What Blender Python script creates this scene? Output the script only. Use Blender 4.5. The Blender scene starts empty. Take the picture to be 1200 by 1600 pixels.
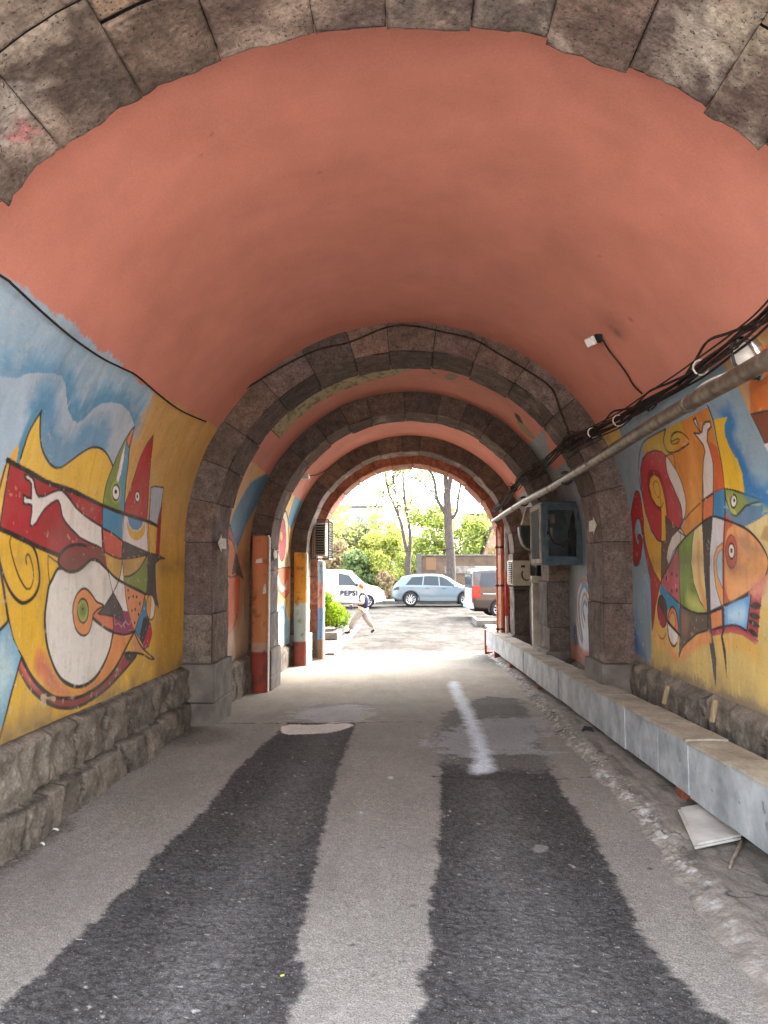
import bpy, bmesh, math, random
import numpy as np
from mathutils import Vector, Matrix

# ------------------------------------------------------------------ camera, world, sun, exposure
scene = bpy.context.scene
COL = scene.collection
FPX, VPX, VPY, EYE = 1200.0, 645.0, 885.0, 1.62
PITCH = math.atan((VPY - 800.0) / FPX)
YAW = math.atan((VPX - 600.0) / FPX * math.cos(PITCH))
cam_d = bpy.data.cameras.new('camera')
cam_d.sensor_fit = 'VERTICAL'; cam_d.sensor_height = 36.0; cam_d.lens = 36.0 * FPX / 1600.0
cam_d.clip_start = 0.05; cam_d.clip_end = 1500.0
cam = bpy.data.objects.new('camera', cam_d); COL.objects.link(cam)
cam.location = (0, 0, EYE)
cam.rotation_euler = (math.pi / 2 + PITCH, 0, YAW)
scene.camera = cam

SUN_EL, SUN_AZ = math.radians(42), math.radians(36)     # azimuth from +Y towards +X
world = bpy.data.worlds.new('World'); scene.world = world; world.use_nodes = True
wn = world.node_tree
sky = wn.nodes.new('ShaderNodeTexSky'); sky.sky_type = 'NISHITA'; sky.sun_disc = False
sky.sun_elevation = SUN_EL; sky.sun_rotation = SUN_AZ
sky.air_density = 1.0; sky.dust_density = 4.0; sky.ozone_density = 0.6
hs = wn.nodes.new('ShaderNodeHueSaturation'); hs.inputs['Saturation'].default_value = .35      # thin white overcast
wn.links.new(sky.outputs['Color'], hs.inputs['Color']); wn.links.new(hs.outputs['Color'], wn.nodes['Background'].inputs['Color'])
wn.nodes['Background'].inputs['Strength'].default_value = 0.15
sun_d = bpy.data.lights.new('sun', 'SUN'); sun_d.energy = 0.5; sun_d.angle = math.radians(30)
sun_d.color = (1.0, 0.96, 0.91)
sun = bpy.data.objects.new('sun', sun_d); COL.objects.link(sun)
sun_dir = Vector((math.sin(SUN_AZ) * math.cos(SUN_EL), math.cos(SUN_AZ) * math.cos(SUN_EL), math.sin(SUN_EL)))
sun.rotation_euler = sun_dir.to_track_quat('Z', 'Y').to_euler()
sun.location = (0, 0, 30)
scene.view_settings.view_transform = 'Standard'; scene.view_settings.look = 'None'
scene.view_settings.exposure = 4.1; scene.view_settings.gamma = 1.0
scene.view_settings.use_curve_mapping = False
cy = scene.cycles
cy.max_bounces = 14; cy.diffuse_bounces = 10; cy.glossy_bounces = 4; cy.transparent_max_bounces = 12
cy.use_denoising = True
cy.sample_clamp_indirect = 6.0

# ------------------------------------------------------------------ picture-to-place helpers
_F = Vector((-math.sin(YAW) * math.cos(PITCH), math.cos(YAW) * math.cos(PITCH), math.sin(PITCH)))
_R = Vector((math.cos(YAW), math.sin(YAW), 0)); _U = _R.cross(_F)
C0 = Vector((0, 0, EYE))
def ray(px, py):
    return _F + _R * ((px - 600) / FPX) + _U * ((800 - py) / FPX)
def at(px, py, Y):                       # point of that line of sight at distance Y down the passage
    d = ray(px, py); return C0 + d * (Y / d.y)
_gy = [-80, 2, 8, 11, 15, 17, 20, 24, 34, 42, 60, 300]
_gz = [0, 0, 0, -.155, -.26, -.33, -.37, -.39, -.39, -.38, -.2, 6]
def gz(y): return np.interp(y, _gy, _gz)
def on_ground(px, py):
    d = ray(px, py); s = 2.0
    for _ in range(60):
        p = C0 + d * s; s += (p.z - float(gz(p.y))) * 0.6
    return C0 + d * s
XC, ZC, RV, RA = -0.07, 1.87, 2.30, 2.0   # axis of the passage, springing height, vault and arch radius
def wall_at(px, py, R=RV):               # hit on the wall-and-vault profile: (y, t), t = height along the profile
    d = ray(px, py)
    side = 1 if px > VPX else -1
    s = (XC + side * R) / d.x if abs(d.x) > 1e-6 else 1e9
    p = C0 + d * s
    if p.z <= ZC and s > 0: return p.y, p.z
    ox, oz = -XC, EYE - ZC
    a = d.x ** 2 + d.z ** 2; b = 2 * (ox * d.x + oz * d.z); c = ox * ox + oz * oz - R * R
    s = (-b + math.sqrt(max(0, b * b - 4 * a * c))) / (2 * a)
    p = C0 + d * s
    return p.y, ZC + R * math.atan2(p.z - ZC, abs(p.x - XC))
def round_at(px, py, R):                 # 3-D hit with the cylinder of radius R about the passage axis
    d = ray(px, py); ox, oz = -XC, EYE - ZC
    a = d.x ** 2 + d.z ** 2; b = 2 * (ox * d.x + oz * d.z); c = ox * ox + oz * oz - R * R
    s = (-b + math.sqrt(max(0, b * b - 4 * a * c))) / (2 * a)
    return C0 + d * s
def prof(t, side, R=RV):                 # arrays: height along profile -> x, z
    th = np.clip((t - ZC) / R, 0, None)
    x = np.where(t <= ZC, R, R * np.cos(th)); z = np.where(t <= ZC, t, ZC + R * np.sin(th))
    return XC + side * x, z

# ------------------------------------------------------------------ noise
def _h(ix, iy, iz, seed):
    n = (ix * 374761393 + iy * 668265263 + iz * 1274126177 + seed * 1442695041) & 0xFFFFFFFF
    n = ((n ^ (n >> 13)) * 1274126177) & 0xFFFFFFFF
    n = ((n ^ (n >> 16)) * 2246822519) & 0xFFFFFFFF
    return ((n ^ (n >> 15)) & 0xFFFFFF) / float(0xFFFFFF)
def vn(P, scale=1.0, seed=0):            # value noise 0..1, P (...,3) or (...,2)
    P = np.asarray(P, float) * scale
    if P.shape[-1] == 2: P = np.concatenate([P, np.zeros(P.shape[:-1] + (1,))], -1)
    i = np.floor(P).astype(np.int64); f = P - i; f = f * f * (3 - 2 * f)
    out = 0
    for a in (0, 1):
        for b in (0, 1):
            for c in (0, 1):
                w = (f[..., 0] if a else 1 - f[..., 0]) * (f[..., 1] if b else 1 - f[..., 1]) * (f[..., 2] if c else 1 - f[..., 2])
                out = out + w * _h(i[..., 0] + a, i[..., 1] + b, i[..., 2] + c, seed)
    return out
def fbm(P, scale=1.0, seed=0, oct=4):
    s, amp, tot = 0, 1.0, 0
    for k in range(oct):
        s = s + amp * vn(P, scale * 2 ** k, seed + k * 17); tot += amp; amp *= .5
    return s / tot
def lin(c):
    c = np.asarray(c, float) / 255.0
    return np.where(c <= .04045, c / 12.92, ((c + .055) / 1.055) ** 2.4)
def L4(r, g, b): return tuple(lin((r, g, b))) + (1.0,)

# ------------------------------------------------------------------ materials
def mat(name, c1, c2=None, scale=6, rough=.8, metal=0, bump=0, bscale=40, detail=6, attr=None, spec=.3,
        speck=None, speck_scale=120, speck_amt=.3, stretch=None, coat=0, trans=0, fine=0, fine_amt=.35):
    m = bpy.data.materials.new(name); m.use_nodes = True
    nt = m.node_tree; N = nt.nodes; K = nt.links; bs = N['Principled BSDF']
    bs.inputs['Roughness'].default_value = rough; bs.inputs['Metallic'].default_value = metal
    bs.inputs['Specular IOR Level'].default_value = spec
    if coat: bs.inputs['Coat Weight'].default_value = coat; bs.inputs['Coat Roughness'].default_value = .08
    if trans: bs.inputs['Transmission Weight'].default_value = trans
    tc = N.new('ShaderNodeTexCoord'); co = tc.outputs['Object']
    if stretch:
        mp = N.new('ShaderNodeMapping'); mp.inputs['Scale'].default_value = stretch
        K.new(co, mp.inputs['Vector']); co = mp.outputs['Vector']
    def noise(sc, det=detail, ro=.55):
        n = N.new('ShaderNodeTexNoise'); n.inputs['Scale'].default_value = sc; n.inputs['Detail'].default_value = det
        n.inputs['Roughness'].default_value = ro; K.new(co, n.inputs['Vector']); return n
    def mix(fac, a, b, mode='MIX'):
        x = N.new('ShaderNodeMix'); x.data_type = 'RGBA'; x.blend_type = mode
        if hasattr(fac, 'links'): K.new(fac, x.inputs['Factor'])
        else: x.inputs['Factor'].default_value = fac
        for k, v in (('A', a), ('B', b)):
            s = [i for i in x.inputs if i.name == k and i.type == 'RGBA'][0]
            if hasattr(v, 'links'): K.new(v, s)
            else: s.default_value = v
        return [o for o in x.outputs if o.type == 'RGBA'][0]
    def ramp(v, a, b):
        r = N.new('ShaderNodeMapRange'); r.inputs['From Min'].default_value = a; r.inputs['From Max'].default_value = b
        K.new(v, r.inputs['Value']); return r.outputs['Result']
    c1 = tuple(c1[:3]) + (1,)
    if attr:
        at_ = N.new('ShaderNodeAttribute'); at_.attribute_name = attr; col = at_.outputs['Color']
        if c2 is not None:
            n = noise(scale); col = mix(ramp(n.outputs['Fac'], .35, .68), mix(1.0, col, c1, 'MULTIPLY'), mix(1.0, col, tuple(c2[:3]) + (1,), 'MULTIPLY'))
    elif c2 is not None:
        n = noise(scale); col = mix(ramp(n.outputs['Fac'], .35, .68), c1, tuple(c2[:3]) + (1,))
    else: col = c1
    if speck is not None:
        n2 = noise(speck_scale, 2); col = mix(ramp(n2.outputs['Fac'], .62 - speck_amt * .1, .70), col, tuple(speck[:3]) + (1,))
    if fine:
        n3 = noise(fine, 3, .7); r3 = N.new('ShaderNodeMapRange'); r3.inputs['From Min'].default_value = .3; r3.inputs['From Max'].default_value = .7
        r3.inputs['To Min'].default_value = 1 - fine_amt; r3.inputs['To Max'].default_value = 1 + fine_amt; K.new(n3.outputs['Fac'], r3.inputs['Value'])
        col = mix(1.0, col, r3.outputs['Result'], 'MULTIPLY')
    if hasattr(col, 'links'): K.new(col, bs.inputs['Base Color'])
    else: bs.inputs['Base Color'].default_value = col
    if bump:
        nb = noise(bscale, 8, .6); bp = N.new('ShaderNodeBump'); bp.inputs['Strength'].default_value = min(1, bump)
        bp.inputs['Distance'].default_value = .02; K.new(nb.outputs['Fac'], bp.inputs['Height']); K.new(bp.outputs['Normal'], bs.inputs['Normal'])
    return m

# ------------------------------------------------------------------ mesh helpers
def new_mesh(name, V, Fc, m, parent=None, smooth=False, col=None):
    me = bpy.data.meshes.new(name); V = np.asarray(V, np.float32).reshape(-1, 3)
    if isinstance(Fc, np.ndarray) and Fc.ndim == 2:
        k = Fc.shape[1]; nf = len(Fc)
        me.vertices.add(len(V)); me.vertices.foreach_set('co', V.ravel())
        me.loops.add(nf * k); me.loops.foreach_set('vertex_index', Fc.astype(np.int32).ravel())
        me.polygons.add(nf); me.polygons.foreach_set('loop_start', np.arange(0, nf * k, k, dtype=np.int32))
        me.update(calc_edges=True)
    else:
        me.from_pydata([tuple(map(float, v)) for v in V], [], [list(f) for f in Fc]); me.update()
    if smooth: me.polygons.foreach_set('use_smooth', np.ones(len(me.polygons), bool))
    if col is not None:
        a = me.color_attributes.new('Col', 'FLOAT_COLOR', 'POINT')
        c = np.ones((len(V), 4), np.float32); c[:, :3] = np.asarray(col).reshape(-1, 3); a.data.foreach_set('color', c.ravel())
    if m is not None: me.materials.append(m)
    o = bpy.data.objects.new(name, me); COL.objects.link(o)
    if parent is not None: o.parent = parent
    return o
def grid_faces(nu, nv, off=0, flip=False):
    i = np.arange(nu * nv).reshape(nu, nv) + off
    q = np.stack([i[:-1, :-1], i[1:, :-1], i[1:, 1:], i[:-1, 1:]], -1).reshape(-1, 4)
    return q[:, ::-1] if flip else q
class MB:
    """collects shapes and links them as one mesh object"""
    def __init__(s): s.V = []; s.F = []; s.n = 0; s.C = []; s.sm = []
    def add(s, V, F, col=None, smooth=False):
        V = [tuple(map(float, v)) for v in V]
        s.V += V; s.F += [[i + s.n for i in f] for f in F]; s.n += len(V)
        s.sm += [smooth] * len(F)
        return s
    def box(s, a, b, bev=0.0, M=None):
        bm = bmesh.new(); bmesh.ops.create_cube(bm, size=1)
        a, b = Vector(a), Vector(b); c = (a + b) / 2; d = b - a
        for v in bm.verts: v.co = Vector((v.co.x * d.x, v.co.y * d.y, v.co.z * d.z)) + c
        if bev > 0: bmesh.ops.bevel(bm, geom=list(bm.edges), offset=bev, segments=2, profile=.5, affect='EDGES')
        return s.bm(bm, M)
    def bm(s, bm, M=None, smooth=False):
        bm.verts.index_update()
        V = [(M @ v.co if M else v.co.copy()) for v in bm.verts]; F = [[v.index for v in f.verts] for f in bm.faces]
        bm.free(); return s.add(V, F, smooth=smooth)
    def tube(s, pts, r, n=8, caps=True, smooth=True):
        pts = [Vector(p) for p in pts]; rs = r if isinstance(r, (list, tuple)) else [r] * len(pts)
        V = []; F = []; prev = None
        for i, p in enumerate(pts):
            t = (pts[min(i + 1, len(pts) - 1)] - pts[max(i - 1, 0)])
            t = t.normalized() if t.length > 1e-9 else Vector((0, 0, 1))
            if prev is None:
                a = t.orthogonal().normalized()
            else:
                a = (prev - t * prev.dot(t)); a = a.normalized() if a.length > 1e-6 else t.orthogonal().normalized()
            prev = a; b = t.cross(a)
            for k in range(n):
                w = 2 * math.pi * k / n; V.append(p + (a * math.cos(w) + b * math.sin(w)) * rs[i])
        for i in range(len(pts) - 1):
            for k in range(n):
                k2 = (k + 1) % n; F.append([i * n + k, i * n + k2, (i + 1) * n + k2, (i + 1) * n + k])
        if caps: F.append(list(range(n))[::-1]); F.append([(len(pts) - 1) * n + k for k in range(n)])
        return s.add(V, F, smooth=smooth)
    def prism(s, poly, axis, a, b):          # outline (2-D) pushed along an axis 'x','y','z' from a to b
        def P(u, v, w): return {'x': (w, u, v), 'y': (u, w, v), 'z': (u, v, w)}[axis]
        n = len(poly); V = [P(u, v, a) for u, v in poly] + [P(u, v, b) for u, v in poly]
        F = [list(range(n))[::-1], list(range(n, 2 * n))] + [[i, (i + 1) % n, (i + 1) % n + n, i + n] for i in range(n)]
        return s.add(V, F)
    def lathe(s, prof_, n=24, M=None, smooth=True):    # (r, z) about z
        V = []; F = []
        for r, z in prof_:
            for k in range(n):
                w = 2 * math.pi * k / n; v = Vector((r * math.cos(w), r * math.sin(w), z)); V.append(M @ v if M else v)
        for i in range(len(prof_) - 1):
            for k in range(n):
                k2 = (k + 1) % n; F.append([i * n + k, i * n + k2, (i + 1) * n + k2, (i + 1) * n + k])
        return s.add(V, F, smooth=smooth)
    def build(s, name, m, parent=None):
        o = new_mesh(name, s.V, s.F, m, parent)
        if any(s.sm): o.data.polygons.foreach_set('use_smooth', s.sm)
        return o
def tag(o, label=None, cat=None, group=None, kind=None):
    if label: o['label'] = label
    if cat: o['category'] = cat
    if group: o['group'] = group
    if kind: o['kind'] = kind
    return o
def thing(name, label, cat, loc=(0, 0, 0), rotz=0, group=None):
    o = bpy.data.objects.new(name, None); COL.objects.link(o); o.empty_display_size = .2
    o.location = loc; o.rotation_euler = (0, 0, rotz)
    return tag(o, label, cat, group)
def copy_tree(o, parent=None):
    c = o.copy(); COL.objects.link(c)
    if parent is not None: c.parent = parent
    for ch in list(o.children): copy_tree(ch, c)
    return c

# ------------------------------------------------------------------ painter: paint on a wall or road surface as code
def crv(pts, closed, n=8):
    P = np.array(pts, float); m = len(P)
    if m < 3: return P
    out = []
    for i in range(m if closed else m - 1):
        p0 = P[(i - 1) % m] if closed or i > 0 else P[0]; p1 = P[i]; p2 = P[(i + 1) % m]
        p3 = P[(i + 2) % m] if closed or i + 2 < m else P[-1]
        for k in range(n):
            t = k / n
            out.append(.5 * (2 * p1 + (p2 - p0) * t + (2 * p0 - 5 * p1 + 4 * p2 - p3) * t * t + (3 * p1 - p0 - 3 * p2 + p3) * t ** 3))
    if not closed: out.append(P[-1])
    return np.array(out)
class Paint:
    def __init__(s, us, ts, base, to_uv):
        s.us, s.ts, s.to = np.asarray(us), np.asarray(ts), to_uv
        s.U, s.T = np.meshgrid(s.us, s.ts, indexing='ij'); s.c = np.ones(s.U.shape + (3,)) * lin(base)
        s.UV = np.stack([s.U, s.T], -1)
        s.mask = np.ones(s.U.shape)
    def _pts(s, pts): return np.array([s.to(*p) for p in pts])
    def _win(s, P, pad):
        a0, a1 = np.searchsorted(s.us, [P[:, 0].min() - pad, P[:, 0].max() + pad]); b0, b1 = np.searchsorted(s.ts, [P[:, 1].min() - pad, P[:, 1].max() + pad])
        return slice(max(0, a0 - 1), a1 + 1), slice(max(0, b0 - 1), b1 + 1)
    def _inside(s, P, w):
        U, T = s.U[w], s.T[w]; r = np.zeros(U.shape, bool); n = len(P)
        for i in range(n):
            (x1, y1), (x2, y2) = P[i], P[(i + 1) % n]
            if y1 == y2: continue
            cnd = (y1 > T) != (y2 > T)
            r ^= cnd & (U < (x2 - x1) * (T - y1) / (y2 - y1) + x1)
        return r.astype(float)
    def _dist(s, P, w, closed):
        U, T = s.U[w], s.T[w]; best = np.full(U.shape, 1e9); par = np.zeros(U.shape); n = len(P); m = n if closed else n - 1
        for i in range(m):
            a, b = P[i], P[(i + 1) % n]; d = b - a; l2 = max(1e-12, d @ d)
            k = np.clip(((U - a[0]) * d[0] + (T - a[1]) * d[1]) / l2, 0, 1)
            q = np.hypot(U - a[0] - k * d[0], T - a[1] - k * d[1]); u = q < best
            best = np.where(u, q, best); par = np.where(u, (i + k) / max(1, m), par)
        return best, par
    def _mixin(s, w, a, color):
        a = a[..., None]; s.c[w] = s.c[w] * (1 - a) + lin(color) * a
    def poly(s, pts, color, sm=True, alpha=1.0, soft=0, rag=0, line=0, lc=(42, 36, 36), seed=3):
        P = s._pts(pts)
        if sm: P = crv(P, True, 6)
        w = s._win(P, soft + .03 + rag)
        if s.U[w].size == 0: return s
        a = s._inside(P, w)
        if soft or rag:
            d, _ = s._dist(P, w, True); sd = np.where(a > .5, d, -d)
            if rag: sd = sd + (fbm(s.UV[w], 9, seed, 4) - .5) * 2 * rag + (fbm(s.UV[w], 55, seed + 1, 2) - .5) * 1.1 * rag
            a = np.clip(.5 + sd / max(soft, .006), 0, 1)
        s._mixin(w, a * alpha, color)
        if line: s.line(None, line, lc, closed=True, P=P)
        return s
    def line(s, pts, width, color=(42, 36, 36), closed=False, sm=True, alpha=1.0, soft=.006, taper=0, P=None, rag=0, dry=0, seed=5):
        if P is None:
            P = s._pts(pts)
            if sm: P = crv(P, closed, 6)
        w = s._win(P, width + soft)
        if s.U[w].size == 0: return s
        d, k = s._dist(P, w, closed); hw = width / 2
        if taper: hw = hw * (1 - taper * np.abs(2 * k - 1) ** 2)
        hw = hw * (.85 + .35 * vn(s.UV[w], 7, seed))
        if rag: d = d + (fbm(s.UV[w], 14, seed, 3) - .5) * rag
        a = np.clip((hw + soft / 2 - d) / soft, 0, 1)
        if dry: a = a * np.clip((fbm(s.UV[w] * np.array([1.0, .35]), 22, seed + 2, 3) - .5) * 5 + 1 - dry, 0, 1)
        s._mixin(w, a * alpha, color); return s
    def ell(s, cx, cy, rx, ry, color, line=0, n=20, rot=0, **k):
        pts = []
        for i in range(n):
            a = 2 * math.pi * i / n; x, y = rx * math.cos(a), ry * math.sin(a)
            pts.append((cx + x * math.cos(rot) - y * math.sin(rot), cy + x * math.sin(rot) + y * math.cos(rot)))
        return s.poly(pts, color, sm=False, line=line, **k)
    def mul(s, a): s.c *= a[..., None]; return s
    def toward(s, a, color): s.c = s.c * (1 - a[..., None]) + lin(color) * a[..., None]; return s
# ------------------------------------------------------------------ the passage: vaults, painted walls, arches
BLK = (42, 37, 36)
PINK = (212, 140, 121)
M_paint = mat('painted_plaster', (1.0, 1.0, 1.0), (.86, .85, .84), scale=2.3, rough=.75, bump=.14, bscale=55, attr='Col', detail=9, fine=70, fine_amt=.07)
M_stone = mat('tuff_stone', (1.15, 1.12, 1.1), (.62, .58, .57), scale=9, rough=.9, bump=.55, bscale=38, attr='Col', detail=9,
              speck=(.03, .024, .022), speck_scale=70, speck_amt=.1, fine=42, fine_amt=.38)
M_base = mat('rock_faced_basalt', (1.2, 1.18, 1.12), (.55, .53, .5), scale=7, rough=.9, bump=.7, bscale=45, attr='Col', detail=9, fine=50, fine_amt=.35)

def bulge(P, s): return (fbm(P, 1.1, s, 2) - .5) * .03 + (fbm(P, 5.0, s + 3, 2) - .5) * .008
TW = 3.5
def wall_mesh(name, pt, side, seed, parent=None):
    X, Z = prof(pt.T, side)
    P = np.stack([X, pt.U, Z], -1); b = bulge(P, seed)
    nx = np.where(pt.T <= ZC, 1.0, np.cos(np.clip((pt.T - ZC) / RV, 0, None))) * side
    nz = np.where(pt.T <= ZC, 0, np.sin(np.clip((pt.T - ZC) / RV, 0, None)))
    P[..., 0] += nx * b; P[..., 2] += nz * b
    nu, nv = pt.U.shape
    return new_mesh(name, P, grid_faces(nu, nv, flip=side < 0), M_paint, parent, True, pt.c)
def vault_mesh(name, y0, y1, seed, step=.05, painter=None):
    us = np.arange(y0, y1 + step, step); us[-1] = y1
    th0 = (TW - ZC) / RV; n = int((math.pi - 2 * th0) * RV / step) + 1
    th = np.linspace(th0, math.pi - th0, n)
    U, H = np.meshgrid(us, th, indexing='ij')
    P = np.stack([XC - RV * np.cos(H), U, ZC + RV * np.sin(H)], -1); b = bulge(P, seed)
    P[..., 0] -= np.cos(H) * b; P[..., 2] += np.sin(H) * b
    c = np.ones(U.shape + (3,)) * lin(PINK)
    q = np.stack([U, H * RV], -1)
    c *= (.975 + .05 * fbm(q * np.array([.45, 1]), 1.4, seed + 9, 4))[..., None]
    c *= (1 - .05 * np.clip((fbm(q, 3.1, seed + 5, 4) - .5) * 5, 0, 1) * fbm(q, 8, seed, 2))[..., None]
    sp = vn(q, 17, seed + 2); c *= np.where(sp > .985, .8, 1.0)[..., None]
    c *= (1 - .035 * np.clip((fbm(q * np.array([.35, 1.6]), 2.2, seed + 61, 4) - .56) * 5, 0, 1))[..., None]
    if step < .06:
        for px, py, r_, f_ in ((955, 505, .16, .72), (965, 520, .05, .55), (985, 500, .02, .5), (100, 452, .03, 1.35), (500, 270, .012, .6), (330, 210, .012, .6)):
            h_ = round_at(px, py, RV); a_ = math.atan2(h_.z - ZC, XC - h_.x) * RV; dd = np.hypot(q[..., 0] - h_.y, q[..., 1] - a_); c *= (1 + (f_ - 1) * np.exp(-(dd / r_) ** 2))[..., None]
    if painter is not None: painter(U, H, P, c)
    return new_mesh(name, P, grid_faces(len(us), n, flip=True), M_paint, None, True, c)
def finish_wall(pt, seed, band=True, dirt=1.0, zb=.6):
    q = pt.UV
    pt.mul(.90 + .20 * fbm(q * np.array([1.2, .45]), 9, seed, 4)); pt.toward(np.clip((fbm(q, 1.7, seed + 71, 4) - .5) * 2.2, 0, 1) * .16, (206, 198, 182))
    ch = np.clip((fbm(q, 24, seed + 73, 3) - .755 + .07 * np.clip(1.4 - pt.T, 0, 1)) * 14, 0, 1); pt.toward(ch * .4, (202, 190, 164))
    pt.mul(.95 + .10 * fbm(q, 2.0, seed + 31, 3))
    pt.mul(.965 + .07 * fbm(q * np.array([.5, 3.0]), 16, seed + 41, 3))
    st = np.clip((fbm(q * np.array([1, .16]), 26, seed + 4, 3) - .60) * 6, 0, 1); pt.toward(st * .16 * dirt, (120, 100, 80))
    sc = np.clip((fbm(q, 30, seed + 6, 3) - .72) * 9, 0, 1); pt.toward(sc * .22 * dirt, (105, 88, 72))
    if band:
        bz = np.exp(-((pt.T - 1.64 - .05 * (vn(q, 1.5, seed) - .5)) / .10) ** 2) * np.clip(fbm(q * np.array([1, 2.2]), 2.6, seed + 8, 4) * 2.6 - .75, 0, 1)
        pt.toward(bz * .38 * dirt, (98, 82, 70))
    lo = np.clip(1 - (pt.T - zb) / .35, 0, 1) ** 2 * np.clip(fbm(q, 6, seed + 12, 4) * 2 - .4, 0, 1)
    pt.toward(lo * .75 * dirt, (112, 96, 82))
    pt.c = np.minimum(pt.c * 1.15, .84)

def side_paint(y0, y1, t0, base, fine=.008, ycoarse=None):
    if ycoarse: us = np.concatenate([np.arange(y0, ycoarse, .04), np.arange(ycoarse, y1, fine), [y1]])
    else: us = np.append(np.arange(y0, y1 - fine / 2, fine), y1)
    ts = np.append(np.arange(t0, TW - fine / 2, fine), TW)
    return Paint(us, ts, base, wall_at)

# ---- nearest bay, left wall: the painted figure with the round belly
def left_mural():
    p = side_paint(3.0, 7.95, .35, (216, 170, 52), ycoarse=4.1)
    W, YE, OR = (222, 213, 204), (222, 180, 72), (214, 138, 76)
    p.poly([(-900, -500), (60, 440), (249, 610), (228, 640), (211, 664), (200, 690), (185, 715), (178, 740), (30, 745), (8, 722), (-8, 780), (-300, 900), (-900, 1100)], (160, 181, 196), sm=False)
    p.poly([(249, 600), (232, 634), (213, 663), (205, 688), (200, 740), (196, 800), (235, 900), (245, 1000), (235, 1080), (400, 1090), (430, 700), (420, 560)], (200, 156, 86), sm=False, soft=.02)
    p.poly([(238, 1075), (240, 960), (252, 860), (410, 860), (400, 1090)], (196, 150, 62), sm=False, soft=.25)
    cl = [(-60, 588), (0, 589), (28, 591), (40, 584), (60, 582), (82, 583), (95, 587), (101, 600), (103, 620), (106, 640), (113, 655), (121, 661), (132, 655), (146, 639), (160, 631), (175, 629), (190, 632), (203, 644), (211, 664)]
    up = [(x, y - 9) for x, y in cl]
    p.line(up, .34, (112, 160, 190), soft=.26, alpha=.75, rag=.22, dry=.15)
    p.line([(x, y - 4) for x, y in cl], .15, (74, 138, 176), soft=.12, alpha=.85, rag=.12, dry=.0)
    p.poly(cl + [(205, 688), (176, 728), (100, 745), (30, 735), (8, 715), (-60, 740)], (168, 184, 197), sm=False)
    p.poly([(-40, 600), (30, 600), (28, 680), (5, 712), (-40, 720)], (158, 178, 192), sm=True, soft=.2)
    p.line([(112, 540), (70, 470), (20, 430)], .5, (150, 172, 190), soft=.5, alpha=.6, dry=.1)
    wv = [(63, 645), (62, 665), (63, 688), (67, 706), (76, 722), (84, 729.5), (94, 730.5), (105, 724), (125, 709), (140, 700.5), (150, 699), (160, 702), (170, 713), (177, 730)]
    p.line([(x + 5, y - 12) for x, y in wv[:-3]], .30, (88, 142, 176), soft=.16, alpha=.85, rag=.12, dry=.0)
    p.line([(63, 641), (46, 668), (34, 700), (28, 726)], .10, (88, 142, 170), soft=.03)
    p.poly([(11, 719), (24, 698), (29, 695), (26, 725)], (220, 172, 82), sm=False)
    p.poly([(30, 730), (33, 712), (38, 695), (48, 668)] + wv + [(166, 758), (161, 792), (120, 772), (90, 755), (60, 744)], YE, sm=False, line=0)
    p.line([(32, 716), (38, 695), (48, 668), (63, 644)] + wv, .016, BLK)
    # red field
    p.poly([(16, 723), (45, 737), (115, 767), (161, 790), (159, 823), (163, 862), (150, 854), (120, 850), (94, 868), (55, 852), (0, 826), (6, 780)], (163, 46, 50), sm=False)
    p.poly([(100, 850), (60, 835), (100, 815), (150, 850), (163, 868), (140, 868)], (140, 58, 52), soft=.12, alpha=.8)
    p.poly([(11, 720), (16, 724), (7, 780), (0, 822), (-14, 812), (-6, 765)], (214, 168, 78), sm=False)
    p.line([(11, 719), (2, 752), (-6, 790), (-16, 830)], .018); p.line([(16, 723), (7, 780), (0, 826)], .018)
    p.line([(-14, 818), (0, 826), (20, 835), (55, 852), (94, 868)], .034)
    p.line([(11, 719), (45, 737), (75, 754), (115, 768), (161, 790), (194, 803), (232, 815), (246, 822)], .032)
    p.poly([(38, 743), (43, 742), (50, 746), (53, 752), (54, 760), (57, 770), (61, 776), (70, 775), (80, 770), (90, 766), (97, 766), (103, 771), (110, 780), (118, 792), (130, 804), (145, 814), (159, 823), (160, 858), (152, 853), (140, 848), (125, 840), (112, 827), (103, 816), (98, 806), (95, 790), (92, 783), (88, 782), (80, 787), (70, 796), (62, 808), (57, 817), (51, 822), (47, 821), (48, 812), (50, 800), (50, 790), (46, 788), (40, 788), (36, 786), (37, 780), (36, 773), (42, 777), (49, 779), (49, 770), (49, 757), (46, 752), (40, 748)], W, sm=False, line=.017)
    # lines on the yellow
    p.line([(20, 836), (17, 841), (16, 850), (20, 870), (28, 895), (35, 910), (42, 920), (48, 918), (52, 905), (52, 890), (48, 872), (44, 866), (41, 871), (42, 881)], .013)
    p.line([(22, 838), (38, 845), (50, 852), (57, 865), (61, 885), (62, 905), (58, 922), (50, 935), (38, 942), (28, 938), (17, 925), (8, 905), (2, 885), (-3, 870)], .024)
    p.line([(76, 868), (76, 890), (78, 913)], .011); p.line([(76, 868), (91, 879)], .011)
    # belly and rings
    p.poly([(33, 1027), (45, 1050), (62, 1072), (80, 1087), (95, 1091), (120, 1090), (140, 1082), (163, 1066), (182, 1044), (194, 1022), (213, 1022), (203, 1038), (185, 1058), (165, 1078), (140, 1095), (120, 1105), (95, 1106), (75, 1098), (60, 1088), (45, 1072), (30, 1045)], (143, 62, 60), sm=True, line=.024)
    p.poly([(33, 1027), (45, 1050), (62, 1072), (55, 1075), (40, 1060), (29, 1042)], (196, 96, 78), soft=.05)
    p.poly([(60, 1010), (75, 1040), (95, 1068), (120, 1078), (145, 1066), (163, 1040), (175, 1010), (178, 987), (196, 989), (210, 988), (200, 1010), (185, 1038), (165, 1062), (140, 1080), (115, 1088), (95, 1088), (75, 1076), (55, 1045)], OR, soft=.05)
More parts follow.
